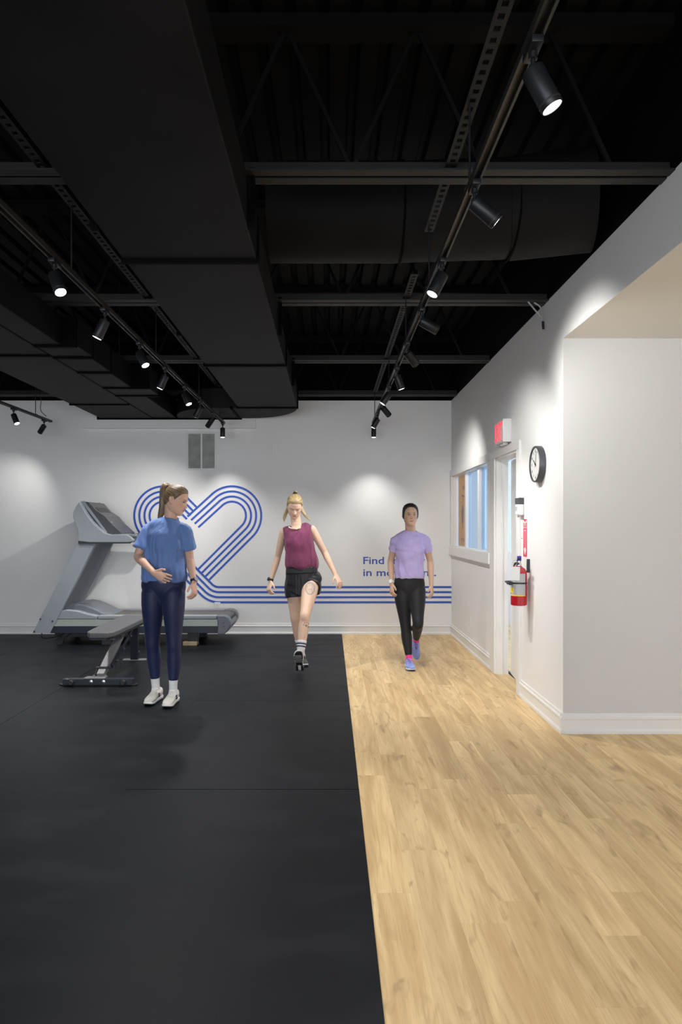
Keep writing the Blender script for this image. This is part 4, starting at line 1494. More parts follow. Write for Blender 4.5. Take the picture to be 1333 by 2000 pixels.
def hair_cap(person, HC, HR, m, line, thick=.008, pull=(0, .09, .05), narrow=1.0, part=False, seed=1):
    V, F = head_shell(70, 120, narrow)
    x, y, z = V.T
    az = np.degrees(np.arctan2(np.abs(x), -y))
    zh = np.interp(az, [p_[0] for p_ in line], [p_[1] for p_ in line]) + .0006 * np.sin(az * .35 + seed)
    mk = sstep(z - zh, -.004, .006)
    mk2 = sstep(z - zh, -.004, .030)
    N = normals(V, [list(f) for f in F])
    if N[np.argmax(z), 2] < 0:
        N = -N
    # combed towards the tie: ridges run radially from the pull point
    d = V - np.array(pull)
    th = np.arctan2(d[:, 0], d[:, 2]) if abs(pull[1]) > .05 else np.arctan2(d[:, 0], d[:, 1])
    rid = np.sin(th * 46 + 2 * np.sin(th * 9 + seed)) * .0009 + np.sin(th * 23 + seed) * .0007
    top = sstep(z, .02, .10)
    off = -.007 + mk * .0085 + mk2 * thick * (.70 + .30 * top) + rid * mk2
    if part:
        off -= .004 * np.exp(-(x / .004) ** 2) * sstep(-y, -.03, .02) * mk
    W_ = V + N * off[:, None]
    o = build_mesh('hair', HC + W_ @ HR.T, F, m, person)
    set_strand(o, np.stack([th * 26, np.linalg.norm(d, axis=1) * 9, z * 4], 1))
    return o


def tail(person, paths, m, name='ponytail'):
    mb = MB()
    ST = []
    for i, (pts, rad) in enumerate(paths):
        V, F = tube(pts, rad, (1, 0, .1), k=8, seg=16)
        V = np.array(V)
        ring = np.arange(len(V)) // 16
        a = (np.arange(len(V)) % 16) / 16 * 2 * math.pi
        c = np.array([V[ring == r_].mean(0) for r_ in range(ring.max() + 1)])[ring]
        V = c + (V - c) * (1 + .16 * np.sin(a * 3 + i) + .10 * np.sin(a * 5 + 2 * i + ring * .15))[:, None]
        mb.add(V, F)
        ST.append(np.stack([np.cos(a) * 3.5 + i * 7, ring * .10, np.sin(a) * 3.5], 1))
    o = mesh_obj(name, mb.V, mb.F, m, person, smooth=True)
    set_strand(o, np.vstack(ST))
    return o


def shoe(person, heel, toe, up, m_up, m_sole, m_lace, L=.262, out=None, emblem=None, m_out=None, m_accent=None, cut=False, collar=.092):
    """running shoe; heel / toe = points under the sole"""
    heel, toe = np.asarray(heel, float), np.asarray(toe, float)
    D = nrm(toe - heel)
    U = nrm(np.asarray(up, float) - np.dot(up, D) * D)
    S = np.cross(D, U)
    def frame(P3):
        P3 = np.asarray(P3)
        return heel + P3[:, :1] * D + P3[:, 1:2] * S + P3[:, 2:3] * U
    def loft(stations, nseg=20):
        V, F = [], []
        for (x, cy, hw, z0, z1, sq) in stations:
            for i in range(nseg):
                a = 2 * math.pi * i / nseg
                c_, s_ = math.cos(a), math.sin(a)
                V.append((x, cy + hw * math.copysign(abs(c_) ** sq, c_), (z0 + z1) / 2 + (z1 - z0) / 2 * math.copysign(abs(s_) ** sq, s_)))
        n = len(stations)
        for q_ in range(n - 1):
            for i in range(nseg):
                j = (i + 1) % nseg
                F.append((q_ * nseg + i, q_ * nseg + j, (q_ + 1) * nseg + j, (q_ + 1) * nseg + i))
        F.append(tuple(range(nseg - 1, -1, -1)))
        F.append(tuple(range((n - 1) * nseg, n * nseg)))
        return V, F
    k = L / .262
    st = np.array([(-.004, 0, .018, .016, .030, .6), (.004, 0, .030, .006, .036, .55), (.03, 0, .0365, .004, .037, .5), (.08, .001, .035, .004, .034, .5), (.13, .003, .038, .003, .031, .5),
                   (.18, .004, .0445, .004, .028, .5), (.215, .002, .043, .007, .028, .5), (.242, -.002, .035, .013, .030, .55), (.256, -.004, .022, .019, .031, .6), (.262, -.005, .010, .023, .029, .7)])
    V, F = loft([(r[0] * k, r[1], r[2], r[3], r[4], r[5]) for r in catmull(st, 3)])
    stu = np.array([(.000, 0, .016, .030, collar - .012, .8), (.008, 0, .028, .026, collar, .75), (.035, 0, .033, .024, collar - .006, .75), (.070, 0, .034, .022, collar - .008, .75), (.100, .001, .0345, .020, .090, .8),
                    (.135, .003, .037, .018, .074, .8), (.175, .004, .042, .016, .060, .8), (.21, .002, .040, .017, .051, .8), (.236, -.002, .032, .020, .044, .8), (.252, -.004, .019, .024, .037, .8), (.256, -.005, .008, .026, .034, .9)])
    Vu, Fu = loft([(r[0] * k, r[1], r[2], r[3], r[4], r[5]) for r in catmull(stu, 3)])
    sh = mesh_obj('shoe', frame(Vu), Fu, m_up, person, smooth=True)
    mesh_obj('sole', frame(V), F, m_sole, sh, smooth=True)
    # outsole
    so = np.array([(.006, 0, .026, -.0005, .006, .5), (.03, 0, .033, -.0005, .006, .45), (.08, .001, .030, -.0005, .006, .45), (.13, .003, .033, -.0005, .005, .45), (.18, .004, .040, .0, .006, .45), (.215, .002, .038, .003, .009, .45), (.243, -.002, .029, .009, .016, .5), (.254, -.004, .016, .0155, .021, .6)])
    if cut:
        so = so[2:]
        for sd in (-1, 1):
            V3, F3 = loft([(x * k, sd * .024, .011, 0 - .0005, .007, .5) for x in (.002, .02, .05, .075)], 12)
            mesh_obj('heel_pad', frame(V3), F3, m_out or m_sole, sh, smooth=True)
    V3, F3 = loft([(r[0] * k, r[1], r[2], r[3], r[4], r[5]) for r in catmull(so, 3)])
    mesh_obj('outsole', frame(V3), F3, m_out or m_sole, sh, smooth=True)
    if cut:
        for i in range(6):
            for j in range(-3, 4):
                x_, y_ = .125 + i * .017, j * .009 + (.0045 if i % 2 else 0) + .003
                V3, F3 = loft([(x_ - .0025, y_, .0028, -.0022, .002, .7), (x_ + .0025, y_, .0028, -.0022, .002, .7)], 8)
                mesh_obj('tread_dot', frame(V3), F3, m_sole, sh)
    # tongue and laces
    V3, F3 = loft([(x * k, .002, w_, z_ - .012, z_, .8) for x, w_, z_ in ((.074, .018, collar + .016), (.085, .019, collar + .006), (.110, .017, .090), (.140, .015, .0765), (.160, .010, .068))], 14)
    mesh_obj('tongue', frame(V3), F3, m_accent or m_up, sh, smooth=True)
    for x, z_ in ((.100, .0945), (.115, .0885), (.130, .0820), (.145, .0755), (.160, .0695)):
        V3, F3 = tube(frame([(x * k, -.020, z_ - .006), (x * k + .003, -.008, z_ + .001), (x * k + .003, .010, z_ + .001), (x * k, .024, z_ - .006)]), [.0022] * 4, U, k=3, seg=8)
        mesh_obj('lace', V3, F3, m_lace, sh, smooth=True)
    if m_accent is not None:
        V3, F3 = loft([(x * k, cy, w_, z0, z1, .8) for x, cy, w_, z0, z1 in ((.205, .002, .0415, .0265, .038), (.228, -.001, .0365, .026, .038), (.250, -.004, .0225, .0255, .036), (.259, -.005, .011, .0265, .034))], 18)
        mesh_obj('toe_guard', frame(V3), F3, m_accent, sh, smooth=True)
    if emblem is not None:
        for sd in (-1, 1):
            for a0, b0 in (((.085, .040), (.118, .066)), ((.118, .040), (.085, .064)), ((.100, .036), (.108, .068))):
                V3 = []
                mbx = MB()
                pa, pb_ = frame([(a0[0] * k, sd * .0365, a0[1])])[0], frame([(b0[0] * k, sd * .0345, b0[1])])[0]
                mbx.beam(pa, pb_, .005, .004, up=S)
                mbx.build('emblem', emblem, sh)
    return sh


def sock(person, hp, kn, an, heel, toe, m, h=.12, grow=.003, k=1.0, stripes=None):
    """follows the shin from h above the ankle down into the shoe"""
    pts, rad = leg_path(hp, kn, an)
    C_, R_ = catmull(pts, 6), catmull(rad * k, 6)
    an = np.asarray(an)
    seg_ = np.r_[0, np.cumsum(np.linalg.norm(np.diff(C_, axis=0), axis=1))]
    up = seg_[-1] - seg_                            # distance above the ankle
    def at(t):
        return np.array([np.interp(-t, -up, C_[:, i]) for i in range(3)]), np.array([np.interp(-t, -up, R_[:, i]) for i in range(2)])
    D = nrm(np.asarray(toe) - np.asarray(heel))
    d = nrm(at(.05)[0] - an)
    ts = np.linspace(h, 0, 7)
    P_ = [at(t)[0] for t in ts] + [an - d * .02 + D * .006, an - d * .05 + D * .016]
    Rr = [at(t)[1] + grow for t in ts] + [np.array([.033, .040]), np.array([.031, .042])]
    V3, F3 = tube(P_, Rr, (1, 0, 0), k=3, seg=24, flat=True)
    o = mesh_obj('sock', V3, F3, m, person, smooth=True)
    if stripes:
        for t in stripes[1]:
            q_ = [at(t - .006), at(t), at(t + .006)]
            V3, F3 = tube([a for a, b in q_], [b + grow + .0015 for a, b in q_], (1, 0, 0), k=2, seg=24, flat=True)
            mesh_obj('stripe', V3, F3, stripes[0], o, smooth=True)
    return o


def cloth(name, S, voxel, m, person, folds=None, it=8, cut=None, seed=0, lap=0):
    V, E, F = S.fuse(voxel)
    for _ in range(lap):
        V = relax(V, E, 1)
    V = relax(V, E, it)
    if cut is not None:
        kill = cut(V)
        F = [f for f in F if not kill[f].all()]
    if folds:
        N = normals(V, F)
        h = np.zeros(len(V))
        for amp, fq, sd, fn in folds:
            h += amp * waves(V, sd + seed, fq) * (1 if fn is None else fn(V))
        h = np.clip(h, -.007, .013)
        V = V + N * h[:, None]
        V = relax(V, E, 2)
    return mesh_obj(name, V, F, m, person, smooth=True)


def eyes(person, HC, HR, look=(0, 0), open_=.0052, iris=(.05, .03, .015), lash=True, narrow=1.0, side=(-1, 1)):
    V, F = head_shell(110, 160, narrow)
    m_w, m_i, m_l = mat('eye_white', (.62, .60, .57), .25, var=.02), mat('eye_iris', iris, .2, var=.1), mat('eyelash_dark', (.025, .016, .012), .6)
    fr = V[V[:, 1] < -.03]
    def surf(x, z):
        i = np.argmin((fr[:, 0] - x) ** 2 + (fr[:, 2] - z) ** 2)
        return fr[i, 1]
    for s_ in side:
        c = np.array([s_ * .031, 0, .0005])
        y0 = surf(c[0], c[2])
        if open_ > 0:
            S = Soft()
            S.ball((0, 0, 0), (.0135, .006, open_))
            e = mesh_obj('eye', HC + (np.array(S.V) + [c[0], y0 + .0022, c[2]]) @ HR.T, S.F, m_w, person, smooth=True)
            S = Soft()
            S.ball((0, 0, 0), (.0052, .0030, min(.0052, open_ * .98)))
            mesh_obj('iris', HC + (np.array(S.V) + [c[0] + look[0], y0 - .0022, c[2] + look[1]]) @ HR.T, S.F, m_i, e, smooth=True)
        pts = []
        for t in np.linspace(-1, 1, 7):
            xx = c[0] + t * .0155
            zz = c[2] + (open_ * (1 - t * t) + .0006 if open_ > 0 else -.004 - .003 * (1 - t * t)) - (.001 if t * s_ > 0 else 0)
            pts.append((xx, surf(xx, zz) - (.0035 if open_ > 0 else .0010) * (1 - .6 * t * t), zz))
        V3, F3 = tube(np.array(pts), [.0010, .0020, .0025, .0026, .0026, .0022, .0010], (0, 0, 1), k=3, seg=8)
        mesh_obj('eyelash', HC + np.array(V3) @ HR.T, F3, m_l, person, smooth=True)


def body_color(V, HC, HR, base, lip, brow, blush, brow_w=1.0):
    col = np.tile(np.array(base, float), (len(V), 1))
    L = (V - HC) @ np.linalg.inv(HR).T
    x, y, z = L.T
    on = (np.abs(x) < .08) & (y < -.03) & (np.abs(z) < .12)
    ax = np.abs(x)
    def blend(mask, c, s=1.0):
        col[:] = col * (1 - (mask * s)[:, None]) + np.array(c) * (mask * s)[:, None]
    bl = np.exp(-((ax - .043) / .02) ** 2 - ((z + .03) / .016) ** 2) * on + np.exp(-(x / .012) ** 2 - ((z + .034) / .01) ** 2) * on
    blend(np.clip(bl, 0, 1), blush, .45)
    lm = sstep(1 - (x / .0235) ** 2 - ((z + .0645) / (.0098 * np.clip(1 - (x / .030) ** 2, .2, 1))) ** 2, 0, .35) * on
    blend(lm, lip)
    ml = np.exp(-((z + .0645) / .0013) ** 2) * (ax < .021) * on
    blend(ml, np.array(lip) * .35, .8)
    bz = .0185 + .004 * np.exp(-((ax - .036) / .014) ** 2) - .002
    bm_ = sstep(1 - ((ax - .031) / .0190) ** 2 - ((z - bz) / (.0050 * brow_w)) ** 2, 0, .45) * on
    blend(bm_, brow, .95)
    nm = np.exp(-((ax - .0065) / .0032) ** 2 - ((z + .0425) / .0022) ** 2) * on
    blend(nm, np.array(base) * .25, .8)
    return col


def ears(S, HC, HR, narrow=1.0):
    for s_ in (-1, 1):
        R = HR @ np.array(Matrix.Rotation(math.radians(-12 * s_), 3, 'Z') @ Matrix.Rotation(math.radians(-14), 3, 'X'))
        c = HC + HR @ np.array([s_ * .0755 * narrow, .012, -.012])
        S.ball(c, (.0065, .0165, .030), R)
        S.ball(c + HR @ np.array([s_ * .006, .006, .004]), (.0045, .014, .023), R)


def make_body(person, J, HC, HR, hands, k, skin, colour_fn=None, m=None, narrow=1.0, busts=False, arm_k=1.0, leg_k=1.0, voxel=.0033):
    S = Soft()
    pts, rad = torso_rings(J['pelvis'], J['chest'], J['neck'], k, -.004)
    pts = [q_ + (0, .014, 0) if i < 8 else q_ for i, q_ in enumerate(pts)]
    rad = [(a * .94, b * .80) if i < 8 else (a, b) for i, (a, b) in enumerate(rad)]
    S.tube(pts, rad, k=4, seg=32)
    ch = np.asarray(J['chest'])
    # shoulders
    for a in ('shR', 'shL'):
        s_ = np.asarray(J[a])
        S.tube([np.asarray(J['neck']) + (0, .008, -.045), (np.asarray(J['neck']) + s_) / 2 + (0, .005, -.020), s_ + (0, 0, .002)], [(.034, .040), (.038, .040), (.042, .043)], ref=(0, 1, 0), k=4)
    if busts:
        for sx in (-1, 1):
            S.ball(ch + np.array([sx * .064, -.058, .010]) * k, np.array((.068, .048, .064)) * k)
    # neck
    nb = np.asarray(J['neck'])
    nt2 = HC + HR @ np.array([0, .030, -.045])
    mid = (nb + nt2) / 2
    S.tube([nb + (0, .012, -.05), nb + (0, .010, 0), mid + (0, .004, 0), nt2], [(.064, .056), (.053, .052), (.0495, .050), (.050, .052)], k=4, seg=24)
    arm_shell(S, J['shR'], J['elR'], J['wrR'], arm_k)
    arm_shell(S, J['shL'], J['elL'], J['wrL'], arm_k)
    leg_shell(S, J['hpR'], J['knR'], J['anR'], leg_k)
    leg_shell(S, J['hpL'], J['knL'], J['anL'], leg_k)
    for a, h, t in (('anR', 'heR', 'toR'), ('anL', 'heL', 'toL')):
        an, he, to = map(np.asarray, (J[a], J[h], J[t]))
        D = nrm(to - he)
        U = nrm((an - he) - np.dot(an - he, D) * D)
        S.tube([he + D * .028 + U * .045, he + D * .07 + U * .060, he + D * .13 + U * .045, he + D * .19 + U * .036, he + D * .225 + U * .030], [(.022, .022), (.028, .028), (.026, .020), (.028, .013), (.018, .009)], ref=np.cross(D, U), k=3)
    for h in hands:
        hand_shell(S, **h)
    V, F = head_shell(110, 150, narrow)
    S.add((HC + V @ HR.T, F))
    ears(S, HC, HR, narrow)
    V, E, F = S.fuse(voxel)
    dist = np.linalg.norm(V - HC, axis=1)
    wt = np.clip(sstep(dist, .125, .16), .10, 1)
    for h in hands:
        c = (np.asarray(h['wrist']) + np.asarray(h['tip'])) / 2 + nrm(np.asarray(h['tip']) - np.asarray(h['wrist'])) * .02
        wt = np.minimum(wt, np.clip(sstep(np.linalg.norm(V - c, axis=1), .09, .12), .25, 1))
    V = relax(V, E, 14, wt)
    col = colour_fn(V)
    return build_mesh('body', V, F, m, person, col)


def watch(person, wr, el, m_strap, m_face, out, off=.018, r=.0265):
    wr, el = np.asarray(wr), np.asarray(el)
    d = nrm(el - wr)
    c = wr + d * off
    o_ = nrm(np.asarray(out) - np.dot(out, d) * d)
    t = np.cross(d, o_)
    V, F = tube([c - d * .010, c, c + d * .010], [(r, r * .9)] * 3, t, k=2, seg=24, flat=True)
    w_ = mesh_obj('wristwatch', V, F, m_strap, person, smooth=True)
    MB().cyl(c + o_ * (r * .85), c + o_ * (r * .9 + .011), .0185, seg=24).build('watch_case', m_face, w_, smooth=True)
    return w_


def fabric(name, col, rough=.8, var=.06, bs=500, sheen=.15, spec=.3, crease=0.0):
    m = mat(name, col, rough, var=var, scale=14, bump=.12, bscale=bs, spec=spec)
    nt = m.node_tree
    nt.nodes['Principled BSDF'].inputs['Sheen Weight'].default_value = sheen
    if crease > 0:
        b1 = next(n for n in nt.nodes if n.type == 'BUMP')
        tc = next(n for n in nt.nodes if n.type == 'TEX_COORD')
        mp = nt.nodes.new('ShaderNodeMapping'); mp.inputs['Scale'].default_value = (1, 1, .28)
        mp.inputs['Rotation'].default_value = (0, .12, 0)
        nz = nt.nodes.new('ShaderNodeTexNoise'); nz.inputs['Scale'].default_value = 9.5; nz.inputs['Detail'].default_value = 2; nz.inputs['Distortion'].default_value = .8
        b2 = nt.nodes.new('ShaderNodeBump'); b2.inputs['Strength'].default_value = crease; b2.inputs['Distance'].default_value = .07
        nt.links.new(tc.outputs['Object'], mp.inputs[0]); nt.links.new(mp.outputs[0], nz.inputs['Vector'])
        nt.links.new(nz.outputs[0], b2.inputs['Height']); nt.links.new(b2.outputs[0], b1.inputs['Normal'])
    return m


def garment(rings, k=4):
    """rings = [(point, half width, half depth)]"""
    return np.array([r[0] for r in rings]), np.array([(r[1], r[2]) for r in rings])


def below(z1, z0):
    return lambda V: sstep(-V[:, 2], -z1, -z0)


SKIN = skin_mat('skin')
WHITE_SHOE = fabric('white_mesh_shoe', (.62, .60, .56), .7, var=.12)
WHITE_SOLE = mat('white_foam_sole', (.72, .71, .69), .55, var=.03)
WHITE_SOCK = fabric('white_sock', (.70, .69, .69), .85)
NAVY = mat('navy_print', (.02, .02, .07), .5)
TEAL_SOLE = mat('teal_black_rubber', (.02, .045, .075), .5)

# ---------------------------------------------------------------- woman in the blue T-shirt
d0 = 5.40
A = dict(pelvis=P(319, 1147, 5.42), chest=P(324, 1062, 5.40), neck=P(333, 1017, 5.41),
         shR=P(290, 1035, 5.41), elR=P(269, 1087, 5.37), wrR=P(301, 1119, 5.20),
         shL=P(363, 1035, 5.40), elL=P(371, 1093, 5.48), wrL=P(379, 1137, 5.38),
         hpR=P(299, 1162, 5.42), knR=P(298, 1258, 5.42), anR=P(304.5, 1343, 5.44),
         hpL=P(339, 1162, 5.41), knL=P(340, 1261, 5.38), anL=P(338.5, 1347, 5.37),
         heR=np.array([-1.362, 5.495, MH]), toR=np.array([-1.398, 5.25, MH]),
         heL=np.array([-1.218, 5.425, MH]), toL=np.array([-1.236, 5.18, MH]))
pa = thing('person', (-1.30, 5.40, MH), 'woman in blue T-shirt and navy leggings looking aside beside the bench', 'person')
HC, HR = P(344, 977, 5.41), rot(84, 17, 4) * .97
handsA = [dict(wrist=A['wrR'], tip=P(333, 1135, 5.12), back=(-.35, -.85, .25), thumb=(.35, 0, 1), curl=(22, 22, 16), spread=1.0, thumb_in=-.05, fcurl=(-6, 0, 6, 10)),
          dict(wrist=A['wrL'], tip=P(382, 1176, 5.33), back=(.9, -.35, 0), thumb=(-.45, -.9, 0), curl=(28, 34, 24), thumb_in=.35)]
cA = lambda V: body_color(V, HC, HR, (.68, .42, .31), (.52, .20, .17), (.24, .15, .09), (.60, .28, .21), .8)
make_body(pa, A, HC, HR, handsA, .93, None, cA, SKIN, leg_k=.94)
eyes(pa, HC, HR, open_=.0034, iris=(.06, .09, .12), look=(.002, -.001))
BROWN = hair_mat('brown_hair', (.060, .036, .020, 1), (.25, .16, .085, 1))
LINE = [(0, .074), (25, .070), (45, .060), (62, .034), (74, .008), (84, -.004), (92, .020), (104, .022), (116, -.030), (140, -.062), (180, -.075)]
hair_cap(pa, HC, HR, BROWN, LINE, .010, pull=(0, .085, .085), seed=2)
tb = HC + HR @ np.array([0, .090, .080])
tail(pa, [([tb + (.012, 0, 0), tb + (-.02, 0, .014), tb + (-.042, -.004, -.010), tb + (-.046, -.008, -.08), tb + (-.050, -.01, -.16), tb + (-.066, -.012, -.225), tb + (-.080, -.012, -.262)],
           [(.016, .016), (.024, .024), (.024, .027), (.024, .030), (.021, .028), (.015, .02), (.003, .005)]),
          ([tb + (-.02, -.004, .008), tb + (-.034, -.006, -.03), tb + (-.028, -.010, -.12), tb + (-.040, -.012, -.20), tb + (-.062, -.014, -.25)],
           [(.018, .018), (.018, .022), (.014, .022), (.010, .016), (.003, .004)])], BROWN)
mbx = MB()
V3, F3 = tube([tb + (.004, 0, -.004), tb + (-.012, 0, .004)], [(.022, .022), (.023, .023)], (0, 1, 0), k=2, seg=18)
mesh_obj('hair_tie', V3, F3, M['black'], pa, smooth=True)
BLUE_SHIRT = fabric('blue_jersey', (.125, .215, .475), .75, crease=.55)
S = Soft()
rings = [(P(320, 1135, 5.415), .174, .112), (P(320, 1128, 5.415), .184, .119), (P(320, 1112, 5.415), .176, .118), (P(320, 1088, 5.41), .157, .117), (P(322, 1064, 5.405), .151, .121), (P(324, 1046, 5.40), .150, .113),
         (P(326, 1032, 5.40), .148, .096), (P(330, 1021, 5.405), .110, .076), (P(332, 1012.5, 5.41), .072, .064)]
p_, r_ = garment(rings)
S.tube(p_, r_, k=4, seg=36, flat=True)
for a, e, t1 in (('shR', 'elR', .70), ('shL', 'elL', .62)):
    s_, l_ = A[a], A[e]
    u = l_ - s_
    S.tube([A['neck'] + (0, .008, -.050), (A['neck'] + s_) / 2 + (0, .003, -.020), s_ + (0, 0, .0), s_ + u * .25, s_ + u * .45, s_ + u * t1], [(.042, .048), (.046, .048), (.048, .050), (.054, .058), (.061, .066), (.066, .071)], ref=(1, .2, 0), k=4, seg=24, flat=True)
for sx in (-1, 1):
    S.ball(A['chest'] + np.array([sx * .045, -.060, .0]), (.085, .050, .095))
cloth('t_shirt', S, .0055, BLUE_SHIRT, pa, folds=[(.0100, (6, 6, 1.1), 4, below(1.36, 1.12)), (.0030, (5, 5, 5), 9, None), (.0028, (13, 13, 4), 14, below(1.06, .99))], it=30)
# neck rib
nk = P(332, 1013.5, 5.405)
V3, F3 = tube([nk + np.array([.068 * math.cos(a), .056 * math.sin(a) - .004, -.002 + .016 * math.sin(a)]) for a in np.linspace(0, 2 * math.pi, 25)], [.0055] * 25, (0, 0, 1), k=2, seg=10)
mesh_obj('neck_rib', V3, F3, BLUE_SHIRT, pa, smooth=True)
NAVY_LEG = fabric('navy_stretch', (.0075, .0125, .058), .55, var=.12, sheen=.08, spec=.4)
S = Soft()
p_, r_ = torso_rings(A['pelvis'], A['chest'], A['neck'], 1.0, .006)
S.tube([q_ + (0, .012, 0) for q_ in p_[:4]], [(a + .004, b * .90) for a, b in r_[:4]], k=4, seg=32)
leg_shell(S, A['hpR'], A['knR'], A['anR'], 1.0, .005, 0, 9, .75)
leg_shell(S, A['hpL'], A['knL'], A['anL'], 1.0, .005, 0, 9, .75)
cloth('leggings', S, .0055, NAVY_LEG, pa, folds=None, it=16, lap=4)
for n_ in ('R', 'L'):
    sock(pa, A['hp' + n_], A['kn' + n_], A['an' + n_], A['he' + n_], A['to' + n_], WHITE_SOCK, .125, .002, .96)
    shoe(pa, A['he' + n_], A['to' + n_], (0, 0, 1), WHITE_SHOE, WHITE_SOLE, WHITE_SOLE, emblem=NAVY, m_out=TEAL_SOLE)
watch(pa, A['wrL'], A['elL'], M['black'], M['charcoal'], (.7, -.7, 0), .012, .0275)

# ---------------------------------------------------------------- woman in the maroon tank top
B = dict(pelvis=P(591, 1130, 6.82), chest=P(584, 1060, 6.80), neck=P(579, 1024, 6.79),
         shR=P(554, 1039, 6.81), elR=P(543, 1089, 6.90), wrR=P(529, 1135, 6.82),
         shL=P(611, 1035, 6.80), elL=P(635, 1080, 6.82), wrL=P(656, 1123, 6.72),
         hpR=P(574, 1141, 6.86), knR=P(577, 1207, 6.85), anR=np.array([-.284, 6.895, .088]),
         hpL=P(608, 1139, 6.80), knL=P(596, 1203, 6.50), anL=P(586, 1288, 6.40),
         heR=np.array([-.298, 6.955, MH]), toR=np.array([-.246, 6.71, MH]), heL=None, toL=None)
D_ = nrm((-.02, -.62, .785))
U_ = nrm((0, .785, .62))
B['heL'] = B['anL'] - D_ * .06 - U_ * .085
B['toL'] = B['heL'] + D_ * .245
pb_ = thing('person', (-.28, 6.80, MH), 'blonde woman in maroon tank top and black shorts stepping forward', 'person')
HCb, HRb = P(576, 989, 6.74), rot(3, 30, 3) * .95
handsB = [dict(wrist=B['wrR'], tip=P(521, 1168, 6.76), back=(-.75, -.6, .1), thumb=(.6, -.75, 0), curl=(30, 38, 24), thumb_in=.45),
          dict(wrist=B['wrL'], tip=P(670, 1147, 6.64), back=(.45, -.35, .8), thumb=(-.5, -.8, -.3), curl=(20, 30, 22), spread=1.4, thumb_in=.55)]


def cB(V):
    col = body_color(V, HCb, HRb, (.70, .475, .355), (.54, .24, .20), (.42, .29, .17), (.74, .40, .32), .7)
    px = CX + V[:, 0] / V[:, 1] * FPX
    py = CY - (V[:, 2] - CAMZ) / V[:, 1] * FPX
    fr = (V[:, 1] < 6.78) & (V[:, 2] < .95) & (V[:, 0] > -.36) & (V[:, 0] < -.05)
    def put(m, c, s):
        col[:] = col * (1 - (m * s * fr)[:, None]) + np.array(c) * (m * s * fr)[:, None]
    u, v = (px - 606) / 10.5, (py - 1149) / 14.0
    r = np.hypot(u, v)
    patt = .5 + .5 * np.sin(u * 9 + 3 * np.sin(v * 7)) * np.cos(v * 8 + 2 * np.sin(u * 5))
    put(sstep(1 - r, 0, .15) * np.where(r > .72, 1, np.where(patt > .55, .9, .25)), (.20, .23, .24), .75)
    for cx, cy, a, b in ((598.5, 1222, 3.2, 2.6), (593.5, 1220, 1.6, 1.5), (595.6, 1216.5, 1.5, 1.8), (599.5, 1215.8, 1.4, 1.8), (603, 1218, 1.5, 1.6), (602.5, 1225, 2.0, 2.0)):
        put(sstep(1 - np.hypot((px - cx) / a, (py - cy) / b), 0, .4), (.13, .13, .15), .8)
    put(np.exp(-((px - 594) / 4) ** 2 - ((py - 1208) / 7) ** 2), (.55, .26, .25), .4)
    return col


make_body(pb_, B, HCb, HRb, handsB, .93, None, cB, SKIN, arm_k=.95, leg_k=.97)
eyes(pb_, HCb, HRb, open_=0, iris=(.1, .1, .1))
BLOND = hair_mat('blond_hair', (.17, .115, .05, 1), (.56, .43, .22, 1))
LINEB = [(0, .070), (25, .066), (45, .056), (62, .032), (74, .006), (84, -.004), (92, .020), (104, .022), (116, -.030), (140, -.062), (180, -.075)]
hair_cap(pb_, HCb, HRb, BLOND, LINEB, .011, pull=(0, .075, .095), seed=5)
tb = HCb + HRb @ np.array([0, .070, .105])
tail(pb_, [([tb, tb + (0, .030, .016), tb + (-.012, .070, -.03), tb + (-.045, .085, -.10), tb + (-.088, .06, -.17), tb + (-.108, .04, -.23), tb + (-.112, .03, -.268)], [(.018, .018), (.022, .022), (.024, .022), (.022, .020), (.018, .016), (.013, .012), (.004, .004)]),
           ([tb, tb + (.0, .032, .014), tb + (.014, .070, -.04), tb + (.045, .085, -.12), tb + (.082, .06, -.19), tb + (.112, .03, -.225), tb + (.150, .005, -.262)], [(.018, .018), (.020, .020), (.022, .020), (.019, .018), (.015, .013), (.011, .009), (.003, .003)]),
           ([tb + (0, .01, -.01), tb + (0, .07, -.03), tb + (-.01, .085, -.14), tb + (-.01, .07, -.26)], [(.02, .02), (.034, .03), (.034, .026), (.02, .012)])], BLOND)
V3, F3 = tube([tb + (.0, -.012, -.004), tb + (0, .004, .006)], [(.024, .018), (.025, .019)], (1, 0, 0), k=2, seg=18)
mesh_obj('hair_tie', V3, F3, M['black'], pb_, smooth=True)
def scoop(V):
    px = CX + V[:, 0] / V[:, 1] * FPX
    py = CY - (V[:, 2] - CAMZ) / V[:, 1] * FPX
    return (((px - 579) / 13.0) ** 2 + ((py - 1019) / 15.0) ** 2 < 1) & (V[:, 1] < 6.83)


MAROON = fabric('maroon_jersey', (.190, .040, .098), .75, crease=.55)
S = Soft()
rings = [(P(589, 1110, 6.81), .150, .110), (P(589, 1104, 6.81), .163, .124), (P(588, 1094, 6.80), .163, .126), (P(586, 1078, 6.795), .150, .120), (P(584.5, 1062, 6.79), .148, .124), (P(583.5, 1048, 6.79), .148, .112),
         (P(582, 1036, 6.795), .146, .088), (P(581, 1029, 6.80), .128, .068), (P(580, 1024.5, 6.80), .095, .056)]
p_, r_ = garment(rings)
S.tube(p_, r_, k=4, seg=36, flat=True)
for sx in (-1, 1):
    S.ball(B['chest'] + np.array([sx * .058, -.066, .002]), (.074, .050, .074))
    s_ = B['shR'] if sx < 0 else B['shL']
    nk_, md_ = B['neck'] + (0, .008, -.045), (B['neck'] + s_) / 2 + (0, .005, -.018)
    S.tube([nk_ * .35 + md_ * .65, md_, md_ * .35 + s_ * .65 + (0, 0, .0)], [(.046, .046), (.047, .047), (.052, .051)], ref=(0, 1, 0), k=4, seg=20)
